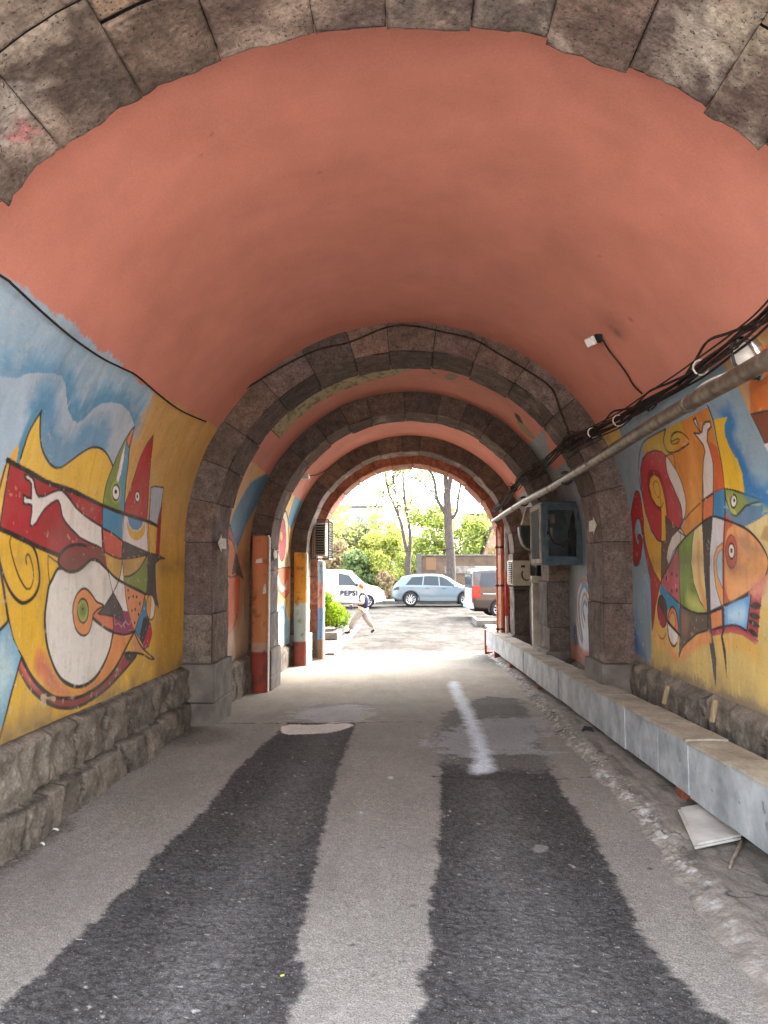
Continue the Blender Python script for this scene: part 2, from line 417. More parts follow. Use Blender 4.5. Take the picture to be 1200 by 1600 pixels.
    p.poly([(72, 1025), (85, 1048), (97, 1062), (104, 1078), (92, 1082), (74, 1062), (58, 1040)], (197, 116, 86), soft=.10, rag=.04)
    p.line([(-8, 840), (0, 880), (6, 920), (13, 967), (20, 1000), (33, 1027), (45, 1050), (60, 1070), (80, 1086), (95, 1090.5), (120, 1090), (140, 1082), (161, 1067), (181, 1044), (195, 1018), (204, 1000), (211, 986)], .026)
    p.poly([(90, 890), (82, 905), (77, 915), (74, 930), (71, 950), (70, 965), (71, 985), (75, 1010), (83, 1035), (93, 1055), (105, 1067), (120, 1073), (135, 1070), (150, 1058), (163, 1038), (172, 1015), (177, 990), (178, 980), (178, 930), (174, 908), (170, 893), (163, 882), (155, 877), (145, 874), (138, 878), (130, 886), (120, 892), (108, 893), (98, 888)], (218, 211, 198), line=.026)
    p.poly([(94, 869), (100, 860), (110, 853), (125, 851), (140, 855), (152, 862), (163, 872), (169, 890), (155, 877), (145, 874), (138, 878), (130, 886), (120, 892), (108, 893), (98, 888), (92, 880)], (134, 64, 60), line=.024)
    p.poly([(135, 853), (150, 853), (163, 860), (169, 888), (158, 876)], (128, 72, 64), sm=False)
    p.poly([(132, 950), (145, 945), (163, 946), (154, 959), (178, 963), (178, 987), (165, 981), (152, 971), (146, 965)], (204, 112, 76), sm=False)
    p.line([(146, 965), (152, 971), (165, 981), (180, 988), (195, 990.5), (210, 987)], .026)
    p.poly([(115, 955), (117, 940), (122, 928), (130, 920), (137, 921), (145, 930), (152, 940), (163, 946), (154, 952), (147, 960), (146, 966), (144, 977), (140, 988), (133, 993), (125, 990), (118, 978)], (217, 140, 80), line=.015)
    p.ell(131, 954.5, 8.5, 19, (156, 164, 76), line=.015); p.ell(131, 953, 5.5, 11, (112, 128, 58), soft=.04); p.ell(131, 952, 1.3, 2.2, (30, 40, 30))
    # faces
    p.poly([(161, 790), (163, 775), (168, 752), (178, 725), (190, 700), (200, 682), (211, 667), (207, 682), (203, 700), (200, 725), (197, 750), (195, 775), (194, 803)], (122, 136, 66), sm=False)
    p.poly([(198, 690), (203, 702), (200, 725), (197, 750), (195, 775), (193, 800), (186, 782), (187, 760), (190, 735), (194, 712)], (84, 142, 170), sm=True, soft=.02)
    p.poly([(197, 692), (194, 715), (189, 740), (185, 754), (182, 751), (185, 735), (190, 715)], (224, 216, 206), sm=False)
    p.poly([(199, 689), (205, 677), (211, 667), (207, 690), (203, 702)], (214, 122, 84), sm=False, line=.008)
    p.line([(161, 790), (163, 775), (168, 752), (178, 725), (190, 700), (200, 682), (211, 667), (207, 682), (203, 700), (200, 725), (197, 750), (195, 775), (194, 803)], .013)
    p.ell(181.5, 769, 7.5, 17, (166, 172, 96), soft=.03); p.ell(181.5, 769.5, 5.6, 12, (228, 222, 214), line=.015); p.ell(181.3, 768.5, 1.8, 3.6, (30, 26, 26))
    p.poly([(193, 803), (196, 785), (203, 765), (210, 742), (220, 712), (230, 692), (238.5, 680), (237.5, 700), (234.5, 740), (232.5, 780), (230, 815)], (178, 36, 38), sm=False, line=.014)
    p.line([(214, 750), (205, 760), (203, 780), (206, 800), (213, 806), (220, 795), (224, 775), (222, 756), (214, 750)], .006, (120, 26, 28))
    p.ell(214, 776, 4, 8.5, (226, 218, 210), line=.014); p.ell(213.6, 775.5, 1.4, 3.2, (30, 26, 26))
    p.poly([(237, 762), (243, 760), (256, 762), (253, 790), (245, 821), (234, 817), (235, 785)], (168, 172, 182), sm=False, line=.012)
    p.poly([(253, 790), (255, 784), (252, 820), (249, 868), (243, 867), (246, 822)], (146, 34, 44), sm=False)
    p.poly([(161, 790), (193, 805), (190, 844), (175, 834), (160, 824)], (78, 136, 168), sm=False)
    p.poly([(160, 826), (189, 845), (190, 873), (180, 871), (164, 864), (161, 850)], (192, 90, 72), sm=False)
    p.poly([(193, 805), (231, 816), (230, 862), (190, 845), (190, 825)], (218, 208, 208), sm=False)
    p.poly([(197, 806), (200, 820), (207, 828.5), (214, 830), (221, 825), (226, 815), (228, 815), (226, 832), (220, 841), (213, 844), (206, 842), (200, 832)], (214, 164, 54))
    p.poly([(199, 807), (224, 814), (222, 822), (215, 829), (207, 828), (201, 820)], (80, 134, 168), sm=False)
    p.poly([(234, 818), (245, 822), (243, 866), (232, 863)], (208, 164, 66), sm=False)
    p.line([(194, 803), (190, 844), (190, 873)], .011); p.line([(161, 790), (160, 826), (162, 850), (165, 868), (171, 892), (178, 926)], .015)
    p.line([(160, 825), (176, 834), (190, 845)], .017); p.line([(232, 780), (231, 862)], .012); p.line([(236, 780), (233, 862)], .010)
    p.line([(161, 790), (194, 803), (232, 815), (246, 822)], .03)
    p.poly([(190, 845), (210, 854), (231, 863), (245, 867), (258, 873), (250, 873), (243, 880), (243, 900), (244, 925), (248, 949), (240, 940), (232, 930), (229, 928), (231, 905), (231, 868), (215, 872), (200, 873), (190, 873)], (70, 62, 60), sm=False, line=.012)
    p.poly([(164, 864), (180, 871), (191, 873), (191, 895), (186, 905), (178, 900), (169, 890)], (204, 162, 76), sm=False)
    p.poly([(191, 872), (228, 867), (225, 878), (215, 892), (205, 899), (195, 901), (192, 890)], (190, 148, 76), sm=False)
    p.poly([(194, 902), (205, 899), (218, 888), (230, 868), (231, 905), (229, 928), (210, 918), (195, 912)], (122, 132, 60), sm=False)
    p.line([(194, 901), (205, 899), (217, 889), (230, 868)], .016)
    p.line([(163, 862), (180, 871), (192, 873), (212, 871), (230, 867)], .014)
    p.poly([(170, 891), (178, 900), (186, 906), (178, 926), (174, 910)], W, sm=False)
    p.poly([(190.5, 880), (193, 912), (196, 915), (202, 955), (191, 955), (185, 945), (178, 926), (187, 905)], W, sm=False)
    p.poly([(195, 913), (210, 920), (227, 928), (224, 945), (218, 968), (210, 987), (203, 965), (198, 940)], (208, 134, 84), sm=False, line=.010)
    for x, y in ((201, 922), (202, 934), (209, 932), (214, 933), (219, 943), (207, 954), (212, 952), (217, 960), (211, 973)): p.ell(x, y, 1.1, 2.6, (52, 40, 38))
    p.line([(169, 890), (178, 900), (190, 909), (210, 919), (229, 929)], .024)
    p.line([(190.5, 873), (187, 903), (178, 926)], .013); p.line([(191, 880), (194, 905), (199, 945), (205, 970), (211, 988)], .010)
    p.poly([(178, 926), (192, 953), (198, 981), (190, 970), (178, 963), (154, 959), (165, 946)], (78, 70, 68), sm=False, line=.012)
    p.poly([(192, 954), (201, 955), (205, 968), (210, 986), (195, 990), (178, 987), (178, 963), (190, 970), (198, 981)], (142, 62, 88), sm=False)
    p.line([(181, 976), (186, 974), (191, 979), (196, 972), (202, 976), (206, 970)], .007, (190, 150, 160))
    p.line([(178, 963), (178, 990), (172, 1015)], .011)
    # drop, ring, tail, sail
    p.poly([(227, 930), (223, 950), (216, 970), (211, 985), (218, 1000), (225, 1014), (232, 1010), (237, 990), (235, 975), (230, 966)], (66, 122, 152), sm=False, line=.012)
    p.poly([(224, 966), (230, 962), (234, 972), (228, 995), (222, 1008), (217, 996)], (52, 48, 50), sm=False)
    p.poly([(234, 973), (237, 990), (232, 1010), (222, 1010), (228, 992)], (172, 40, 48), sm=False)
    p.ell(235.5, 949, 7, 20, (206, 148, 60), line=.013); p.poly([(237, 930), (242, 945), (240, 962), (234, 968), (235, 950)], (222, 206, 186), sm=False); p.line([(237, 930), (234, 968)], .01)
    p.poly([(204, 1020), (211, 988), (222, 1006), (227, 1019), (215, 1020)], (204, 142, 92), sm=False)
    p.poly([(195, 1022), (213, 1021), (206, 1034), (198, 1031)], (66, 60, 56), sm=False)
    p.line([(196, 1022), (206, 1020), (217, 1021), (226, 1024), (233, 1029), (240, 1029.5), (232, 1022), (222, 1012), (216, 1003), (210, 987)], .018)
    p.poly([(13, 969), (0, 984), (-80, 1060), (-200, 1300), (-40, 1200), (6, 1130), (15, 1092), (25, 1056), (33, 1026), (20, 1000)], (126, 168, 186), sm=False)
    p.poly([(5, 1000), (18, 1040), (5, 1090), (-10, 1080), (-10, 1020)], (178, 198, 196), soft=.14, rag=.06, alpha=.9)
    p.line([(13, 969), (0, 984), (-80, 1060)], .022); p.line([(33, 1026), (25, 1056), (15, 1092), (4, 1138), (-20, 1230)], .018)
    # unseen nearer end of the wall: the same hand goes on
    p.poly([(-120, 900), (-300, 800), (-500, 900), (-420, 1200), (-200, 1150)], (170, 60, 52), line=.03); p.ell(-260, 960, 60, 90, (214, 206, 192), line=.026)
    p.line([(60, 1095), (72, 1100), (66, 1090), (88, 1092)], .02, (216, 196, 150), rag=.05, alpha=.7)
    # dirty line of old plaster at the foot, pink above the ragged top
    finish_wall(p, 11, zb=.62)
    p.poly([(-3000, -3000), (-700, -120), (-200, 285), (0, 428), (38, 447), (75, 478), (110, 505), (150, 540), (185, 566), (215, 592), (250, 619), (290, 640), (322, 658), (420, 720), (700, 300)], PINK, sm=False, rag=.035, soft=.012)
    return p
LM = left_mural()
wl = wall_mesh('mural_wall', LM, -1, 3)
tag(wl, 'long left wall painted with a big white round-bellied figure, red field, yellow ground and blue sky', 'painted wall', 'painted walls of the passage')

# ---- nearest bay, right wall: the fish and the birds
def right_mural():
    p = side_paint(3.0, 7.95, .35, (206, 176, 104), ycoarse=4.7)
    p.poly([(940, 600), (1400, 300), (1400, 560), (1260, 800), (1200, 800), (1140, 815), (1018, 930), (1017, 1040), (940, 1040)], (134, 158, 172), sm=False)
    p.poly([(945, 700), (1003, 700), (990, 800), (1012, 930), (1018, 1000), (1016, 1036), (940, 1040)], (132, 146, 152), sm=False, soft=.08)
    p.poly([(1090, 560), (1127, 566), (1146, 592), (1172, 646), (1194, 692), (1205, 715), (1300, 900), (1500, 900), (1500, 200)], (186, 146, 98), sm=False)
    p.poly([(1127, 566), (1130, 560), (1215, 480), (1300, 640), (1240, 720)], (188, 148, 100), sm=False, soft=.03)
    p.poly([(1171, 600), (1195, 540), (1260, 520), (1260, 640), (1215, 636), (1173, 646)], (190, 98, 32), sm=False, soft=.02)
    p.poly([(1174, 647), (1200, 641), (1250, 640), (1250, 690), (1195, 692)], (116, 56, 32), sm=False, line=.012)
    p.poly([(1194, 694), (1203, 690), (1230, 720), (1215, 740)], (214, 204, 196), sm=False)
    p.poly([(1133, 814), (1200, 800), (1320, 800), (1320, 1000), (1190, 940)], (206, 184, 128), sm=False, soft=.05)
    p.poly([(1195, 822), (1260, 815), (1260, 870), (1188, 842)], (176, 142, 92), sm=False, soft=.02)
    # orange torso
    p.poly([(1003, 712), (1005, 695), (1015, 685), (1040, 671), (1104, 636), (1110, 655), (1118, 690), (1127, 725), (1132, 763), (1115, 771), (1098, 783), (1098, 815), (1085, 824), (1072, 838), (1064, 832), (1070, 815), (1072, 800), (1068, 770), (1055, 735), (1040, 714), (1025, 705), (1010, 708)], (200, 128, 52), sm=False)
    p.poly([(1004, 706), (1010, 690), (1040, 671), (1062, 660), (1065, 680), (1054, 700), (1046, 713), (1030, 704), (1015, 703)], (190, 154, 52), soft=.03)
    p.poly([(1075, 700), (1083, 700), (1092, 780), (1084, 815), (1078, 790)], (212, 148, 76), soft=.10, alpha=.7)
    p.line([(1040, 671), (1037, 685), (1038, 695), (1043, 705), (1050, 707), (1060, 704), (1076, 693)], .015); p.line([(1048, 690), (1050, 680), (1057, 675), (1066, 677), (1076, 687)], .012); p.line([(1048, 691), (1055, 687), (1061, 686), (1058, 692), (1050, 694), (1048, 691)], .010)
    p.line([(1000, 765), (997, 735), (999, 705), (1008, 688), (1040, 670)], .012)
    p.line([(1041, 712), (1052, 711), (1055, 735)], .010); p.line([(1095, 786), (1080, 800), (1070, 812)], .011)
    # red drop
    p.poly([(1000, 735), (1003, 717), (1011, 708), (1023, 704), (1034, 706), (1040, 712), (1043, 735), (1050, 757), (1060, 778), (1066, 800), (1067, 815), (1061, 827), (1050, 820), (1040, 806), (1034, 800), (1032, 846), (1026, 844), (1016, 828), (1008, 800), (1001, 765)], (170, 54, 58), sm=False, line=.014)
    p.line([(1030, 795), (1020, 782), (1013, 760), (1014, 742), (1020, 738), (1030, 743), (1038, 765), (1042, 803)], .05, (140, 32, 38))
    p.poly([(1014, 760), (1016, 746), (1021, 741), (1028, 746), (1034, 762), (1039, 785), (1041, 812), (1039, 846), (1032, 846), (1032, 795), (1025, 790), (1018, 778)], (208, 156, 58), sm=False, line=.010)
    p.line([(1027, 778), (1022, 768), (1021, 756), (1025, 752), (1030, 762), (1030, 775), (1027, 778)], .009); p.line([(1031, 779), (1031, 846)], .009); p.line([(1026, 791), (1032, 793), (1035, 786)], .010)
    p.poly([(1041, 713), (1050, 725), (1060, 742), (1068, 765), (1072, 785), (1071, 803), (1067, 812), (1064, 790), (1055, 768), (1045, 745), (1041, 728)], (206, 196, 186), line=.012)
    # ochre strip, red tail and curl
    p.poly([(1003, 780), (1008, 805), (1014, 828), (1024, 844), (1032, 848), (1032, 911), (1020, 890), (1013, 870), (1007, 840), (1003, 810)], (204, 156, 64), sm=False)
    p.poly([(1003, 815), (1007, 845), (1013, 870), (1021, 893), (1032, 911), (1028, 925), (1024, 945), (1021, 975), (1019, 985), (1017, 940), (1015, 905), (1010, 880), (1004, 845)], (160, 62, 58), sm=False, line=.010)
    p.poly([(985, 830), (985, 805), (989, 780), (994, 767.5), (1000, 774), (1003, 795), (1005, 815), (1003, 835), (1000, 818), (997, 810), (993, 814), (991, 828), (993, 845), (996, 852), (998, 846), (995, 840), (996, 836), (1000, 836), (1003, 845), (1002, 862), (999, 876), (995, 884), (990, 880), (986, 860)], (156, 38, 42), line=.013)
    p.poly([(1038, 804), (1048, 818), (1060, 827), (1050, 838), (1043, 855), (1041, 870), (1045, 885), (1036, 903), (1032, 910), (1032, 847), (1039, 846)], (88, 70, 56), sm=False)
    p.poly([(1060, 828), (1064, 825), (1072, 838), (1062, 850), (1052, 862), (1045, 883), (1041, 872), (1043, 855), (1050, 838)], (198, 188, 172), sm=False, line=.010)
    p.line([(1064, 824), (1064, 848)], .008); p.line([(1060, 830), (1072, 838)], .012)
    # bird head with green mask
    p.poly([(1115, 769), (1133, 762), (1134, 811), (1115, 806)], (66, 126, 166), sm=False, line=.012)
    p.poly([(1098, 783), (1115, 771), (1115, 807), (1105, 811), (1098, 815)], (204, 114, 68), sm=False, line=.012)
    p.poly([(1134, 795), (1140, 795), (1147, 806), (1153, 806), (1160, 795), (1175, 789), (1200, 786), (1222, 792), (1200, 802), (1185, 812), (1163, 824), (1147, 816), (1134, 811)], (98, 128, 152), sm=False)
    p.poly([(1165, 790), (1185, 786), (1225, 786), (1224, 792), (1197, 801), (1192, 800), (1192, 790)], (176, 182, 84), sm=False)
    p.poly([(1133, 763), (1145, 765), (1165, 772), (1190, 781), (1230, 786), (1200, 783), (1180, 785), (1165, 791), (1158, 800), (1152, 806), (1146, 804), (1140, 792), (1135, 780)], (138, 146, 66), sm=False, line=.014)
    p.poly([(1138, 775), (1141, 794), (1147, 803), (1153, 803), (1150, 797), (1143, 790)], (176, 178, 98), soft=.02)
    p.ell(1148, 783, 4.6, 10, (226, 222, 214), line=.015); p.ell(1148.5, 782, 1.5, 3, (28, 26, 26))
    # yellow wave with its blue shade
    p.line([(1140, 652), (1135, 668), (1139, 690), (1151, 710), (1161, 730), (1167, 752), (1180, 768), (1215, 782)], .16, (54, 116, 166), soft=.10, rag=.08)
    p.poly([(1113, 658), (1118, 655), (1135, 652), (1131, 665), (1132, 680), (1140, 700), (1152, 720), (1159, 738), (1162, 755), (1163, 770), (1150, 765), (1132, 762), (1128, 730), (1120, 695)], (218, 174, 44), sm=False)
    p.line([(1104, 634), (1112, 655), (1120, 690), (1128, 727), (1132, 763)], .014)
    p.poly([(1104, 690), (1112, 692), (1120, 700), (1128, 730), (1132, 763), (1115, 769), (1116, 740), (1112, 715)], (192, 92, 48), sm=False, soft=.02)
    p.poly([(1082, 657), (1086, 653), (1088, 662), (1093, 676), (1096, 675), (1097, 665), (1101, 660), (1108, 659), (1110, 667), (1105, 673), (1104, 690), (1109, 705), (1114, 725), (1115, 745), (1114, 770), (1098, 782), (1098, 745), (1099, 720), (1101, 705), (1098, 695), (1090, 685), (1083, 677), (1090, 678), (1093, 676.5), (1088, 668)], (212, 198, 186), sm=False, line=.013)
    # fish body
    p.poly([(1032, 910), (1045, 885), (1058, 857), (1062, 850), (1062, 900), (1064, 948), (1045, 928)], (170, 80, 88), sm=False)
    for x, y in ((1041, 903), (1050, 897), (1058, 899), (1049, 924), (1058, 922)): p.ell(x, y, 1.2, 3.4, (76, 40, 48))
    p.poly([(1061, 850), (1072, 838), (1085, 828), (1082, 850), (1080, 880), (1084, 910), (1092, 935), (1105, 953), (1108, 959), (1090, 958), (1072, 950), (1063, 946)], (114, 134, 60), sm=False)
    p.poly([(1075, 930), (1090, 935), (1106, 956), (1090, 957), (1078, 950)], (184, 182, 96), soft=.10, rag=.03)
    p.poly([(1085, 828), (1098, 816), (1099, 850), (1102, 900), (1106, 940), (1107, 957), (1095, 940), (1085, 912), (1080, 880), (1082, 850)], (210, 188, 130), sm=False, line=.011)
    p.line([(1092, 850), (1092, 880), (1096, 915), (1103, 945)], .07, (214, 156, 96), soft=.04)
    p.poly([(1115, 807), (1133, 812), (1132, 850), (1131, 947), (1118, 951), (1111, 957), (1109, 900), (1110, 850), (1113, 830)], (204, 200, 200), sm=False)
    p.poly([(1131, 848), (1121, 856), (1116, 870), (1116, 890), (1120, 920), (1128, 948), (1131, 947)], (220, 160, 100), sm=False, line=.008)
    p.poly([(1130, 858), (1123, 865), (1120, 880), (1122, 900), (1130, 920)], (166, 192, 202), sm=False, line=.006)
    p.poly([(1133, 812), (1150, 818), (1168, 827), (1183, 842), (1196, 862), (1201, 878), (1198, 895), (1188, 912), (1172, 926), (1150, 940), (1131, 948)], (224, 156, 96), sm=False)
    p.poly([(1133, 812), (1147, 820), (1138, 830), (1134.5, 860), (1133.5, 900), (1135, 925), (1141, 938), (1152, 938), (1131, 948)], (190, 92, 62), soft=.02)
    p.poly([(1155, 838), (1185, 846), (1196, 866), (1175, 872), (1158, 856)], (158, 120, 92), soft=.12, rag=.04, alpha=.7)
    p.ell(1146, 865, 10.5, 30, (206, 118, 76), soft=.06); p.ell(1144, 862, 9, 26, (184, 86, 62), line=.008); p.ell(1144.5, 861, 5, 12, (226, 216, 198), line=.015); p.ell(1144.3, 860, 1.9, 4.2, (70, 70, 56))
    p.poly([(1098, 816), (1107, 810), (1115, 807), (1113, 830), (1110, 860), (1110, 900), (1112, 960), (1113, 990), (1118, 1030), (1118, 1078), (1113, 1050), (1107, 1000), (1104, 985), (1106, 960), (1103, 910), (1099, 860)], (72, 64, 62), sm=False)
    p.line([(1032, 910), (1045, 885), (1059, 856), (1075, 836), (1095, 819), (1106, 811), (1116, 807), (1131, 811), (1148, 817), (1168, 827), (1183, 842), (1196, 862), (1201, 878), (1198, 895), (1188, 912), (1172, 926), (1150, 940), (1131, 948), (1112, 957), (1090, 958), (1072, 950), (1045, 928)], .017, closed=True)
    p.line([(1188, 912), (1172, 926), (1150, 940), (1131, 948), (1112, 957)], .032)
    p.line([(1061, 850), (1062, 900), (1064, 950), (1063, 1000)], .013); p.line([(1133, 765), (1134, 812), (1132, 860), (1131, 950), (1131, 985)], .015); p.line([(1098, 745), (1098, 830)], .013)
    # below the fish
    p.poly([(1062, 1026), (1068, 1010), (1080, 998), (1095, 988), (1106, 984), (1110, 1002), (1092, 1012), (1072, 1030), (1052, 1032), (1042, 1000)], (220, 148, 90), soft=.05, rag=.03)
    p.poly([(1033, 912), (1045, 928), (1063, 946), (1064, 1002), (1056, 960), (1046, 950), (1040, 960), (1036, 935), (1028, 928)], (56, 128, 158), sm=False)
    p.poly([(1022, 975), (1026, 940), (1030, 925), (1034, 950), (1040, 985), (1046, 1000), (1038, 1012), (1020, 1000)], (216, 166, 92), soft=.03)
    p.poly([(1063, 948), (1072, 951), (1090, 959), (1107, 959), (1105, 985), (1090, 990), (1075, 1003), (1067, 1012), (1062, 1026), (1063, 985)], (98, 84, 70), sm=False, line=.014)
    p.poly([(1066, 955), (1078, 965), (1074, 990), (1067, 990)], (130, 100, 80), soft=.06)
    p.ell(1034.5, 955, 7.5, 25, (78, 62, 58), line=.014, rot=-.10); p.poly([(1028, 945), (1039, 968), (1038, 978), (1033, 978), (1029, 966)], (160, 56, 68), soft=.01)
    p.ell(1052, 979, 8.5, 31, (210, 116, 64), line=.020, rot=-.05); p.ell(1051, 972, 4.6, 15, (214, 156, 86), line=.008)
    p.poly([(1044, 975), (1060, 992), (1059, 1002), (1054, 1008), (1049, 1002), (1045, 990)], (216, 208, 204), sm=False); p.line([(1043, 970), (1052, 981), (1063, 993)], .028)
    p.line([(1027, 986), (1031, 995), (1037, 998), (1041, 990)], .010)
    p.poly([(1112, 959), (1131, 951), (1131, 980), (1113, 985)], (218, 136, 86), sm=False)
    p.poly([(1132, 949), (1173, 930), (1171, 950), (1167, 985), (1150, 977), (1132, 980)], (96, 158, 206), sm=False); p.poly([(1140, 952), (1162, 946), (1162, 972), (1140, 972)], (176, 208, 222), soft=.09)
    p.poly([(1173, 928), (1192, 922), (1187, 960), (1184, 999), (1167, 985), (1171, 950)], (170, 54, 64), sm=False); p.poly([(1172, 918), (1196, 900), (1193, 930), (1174, 934)], (208, 132, 112), soft=.05, rag=.03)
    for a, b in (((1172, 947), (1190, 946)), ((1170, 960), (1188, 965)), ((1169, 970), (1187, 979)), ((1168, 985), (1184, 993))): p.line([a, b], .05, taper=.9)
    p.poly([(1113, 984), (1130, 979), (1150, 978), (1168, 986), (1185, 1001), (1182, 1008), (1160, 993), (1140, 989), (1113, 994)], (170, 54, 84), sm=False); p.line([(1113, 984), (1130, 979), (1150, 977), (1167, 986)], .017); p.line([(1173, 930), (1171, 950), (1167, 986)], .016)
    p.poly([(1120, 996), (1150, 992), (1182, 1010), (1184, 1030), (1150, 1012), (1124, 1012)], (218, 164, 72), soft=.10, alpha=.8)
    p.poly([(1127.5, 948), (1132, 948), (1132, 985), (1129, 994), (1133, 1016), (1136, 1062), (1131, 1032), (1126, 996), (1129, 984)], (60, 54, 54), sm=False)
    p.poly([(987, 980), (992, 982), (1000, 1000), (1010, 1028), (985, 1020)], (60, 98, 142), sm=False, soft=.04, rag=.02); p.poly([(990, 955), (997, 958), (1003, 990), (1010, 1030), (1003, 1030), (994, 990)], (110, 140, 168), soft=.06, alpha=.6)
    # unseen nearer end of the wall
    p.poly([(1230, 700), (1330, 650), (1420, 800), (1330, 980), (1240, 900)], (196, 110, 60), line=.03); p.ell(1320, 800, 40, 70, (204, 196, 186), line=.026)
    finish_wall(p, 47, zb=.68)
    p.poly([(1250, 1115), (1190, 1100), (1130, 1080), (1060, 1050), (1016, 1036), (985, 1022), (985, 1060), (1250, 1180)], (136, 118, 100), sm=False, soft=.06, rag=.06, alpha=.85)
    p.poly([(700, 300), (900, 705), (945, 672), (980, 652), (1030, 625), (1060, 608), (1095, 585), (1130, 562), (1165, 535), (1200, 508), (1320, 410), (1800, 0), (4000, -2400)], PINK, sm=False, rag=.03, soft=.012)
    return p
RM = right_mural()
wr = wall_mesh('mural_wall', RM, 1, 3)
tag(wr, 'long right wall painted with a striped orange fish, bird heads and a red coil under the cable bundle', 'painted wall', 'painted walls of the passage')

# ---- second, third and last bays
def mural_b2():
    p = side_paint(8.5, 11.15, -.2, (186, 140, 104), fine=.014)
    p.poly([(330, 700), (440, 700), (440, 860), (330, 860)], (206, 164, 112), sm=False, soft=.1)
    p.poly([(392, 752), (420, 738), (420, 770), (400, 790), (377, 840), (371, 858), (358, 822)], (92, 132, 158), sm=False, soft=.04, rag=.02)
    p.poly([(345, 845), (352, 822), (360, 821), (367, 845), (366, 858)], (166, 62, 58), sm=False, line=.02)
    p.poly([(345, 850), (360, 843), (368, 860), (374, 890), (374, 940), (369, 972), (356, 992), (345, 992)], (204, 116, 64), line=.018)
    p.poly([(345, 905), (365, 900), (374, 905), (374, 940), (369, 972), (356, 992), (345, 992)], (212, 104, 62), sm=False, soft=.05)
    p.poly([(368, 862), (376, 888), (382, 906), (368, 896), (362, 898)], (92, 74, 64), sm=False); p.line([(352, 897), (362, 902), (372, 898)], .018)
    p.poly([(345, 992), (372, 975), (400, 900), (400, 1060), (345, 1060)], (196, 166, 136), soft=.2)
    finish_wall(p, 71, zb=.4); p.poly([(300, 640), (389, 718), (416, 740), (460, 770), (560, 500)], PINK, sm=False, rag=.02, soft=.012); return p
w = wall_mesh('mural_wall', mural_b2(), -1, 5)
tag(w, 'left wall of the second bay with a slanting blue stripe and orange shape beside the tall orange duct', 'painted wall', 'painted walls of the passage')
def mural_b2r():
    p = side_paint(8.5, 11.15, -.2, (138, 150, 156), fine=.014)
    p.poly([(893, 1005), (905, 955), (915, 960), (925, 1040), (890, 1040)], (190, 128, 108), soft=.10, rag=.05)
    p.poly([(895, 985), (900, 975), (910, 1000), (898, 1010)], (84, 108, 142), soft=.06)
    p.poly([(905, 1005), (901, 960), (903, 920), (912, 905), (925, 915), (925, 1010)], (196, 204, 212), soft=.06, rag=.03)
    for pts, w_, c in (([(910, 1004), (903, 970), (901, 938), (905, 913), (913, 905), (922, 915)], .05, (178, 122, 84)), ([(911, 998), (906, 965), (905, 938), (909, 919), (914, 913), (921, 925)], .10, (112, 140, 174)), ([(913, 980), (909, 955), (911, 934), (915, 928), (920, 940)], .045, (176, 126, 92)), ([(915, 968), (912, 952), (914, 940), (918, 945)], .06, (108, 134, 168))): p.line(pts, w_, c, soft=.03, rag=.02)
    finish_wall(p, 83, zb=.3); p.poly([(1100, 560), (925, 690), (885, 722), (862, 738), (500, 500)], PINK, sm=False, rag=.02, soft=.012); return p
w = wall_mesh('mural_wall', mural_b2r(), 1, 5)
tag(w, 'grey right wall of the second bay with a painted spiral under the blue mesh cabinet', 'painted wall', 'painted walls of the passage')
def mural_b3():
    p = side_paint(11.7, 14.9, -.4, (222, 182, 110), fine=.014)
    p.poly([(461, 774), (474, 782), (462, 812), (455, 828), (449, 815)], (92, 142, 172), sm=False)
    p.poly([(420, 800), (443, 796), (450, 815), (452, 850), (452, 890), (420, 900)], (228, 200, 160), line=.03)
    p.ell(441, 843, 6.2, 34, (176, 58, 62), line=.02); p.ell(440, 838, 2, 8, (206, 150, 60), line=.015)
    p.poly([(420, 890), (452, 886), (452, 925), (445, 935), (430, 918), (420, 918)], (208, 112, 70), sm=False, line=.02)
    p.poly([(434, 895), (438, 910), (444, 918), (449, 905), (448, 922), (440, 925), (434, 912)], (226, 220, 212), sm=False)
    p.poly([(420, 950), (437, 945), (444, 940), (448, 960), (455, 975), (458, 1010), (420, 1010)], (150, 182, 200), sm=False); p.line([(436, 958), (442, 948), (446, 962)], .05, (74, 130, 170))
    finish_wall(p, 91, band=False, zb=.1); p.poly([(380, 690), (452, 769), (473, 784), (560, 800), (600, 600)], PINK, sm=False, rag=.015, soft=.012); return p
w = wall_mesh('mural_wall', mural_b3(), -1, 7)
tag(w, 'left wall of the third bay painted with a tall red oval beside the orange and grey duct', 'painted wall', 'painted walls of the passage')
def plain_wall(y0, y1, base, seed, side):
    p = side_paint(y0, y1, -.5, base, fine=.03); p.poly([(740, 700), (830, 700), (830, 775), (740, 775)] if side > 0 else [(470, 880), (560, 880), (560, 1000), (470, 1000)], (136, 166, 186), sm=False, soft=.05)
    finish_wall(p, seed, zb=.1); p.toward(np.clip((p.T - 2.95) / .02, 0, 1), PINK); return p
w = wall_mesh('mural_wall', plain_wall(11.7, 14.9, (150, 152, 152), 101, 1), 1, 7)
tag(w, 'dim grey-blue right wall of the third bay behind the grey standpipe', 'painted wall', 'painted walls of the passage')
w = wall_mesh('mural_wall', plain_wall(15.4, 16.35, (168, 186, 196), 103, -1), -1, 9)
tag(w, 'narrow pale blue wall strip beside the left exit pier under the caged unit', 'painted wall', 'painted walls of the passage')
w = wall_mesh('mural_wall', plain_wall(15.4, 16.35, (188, 160, 140), 105, 1), 1, 9)
tag(w, 'narrow strip of right wall just inside the exit behind the thin poles', 'painted wall', 'painted walls of the passage')

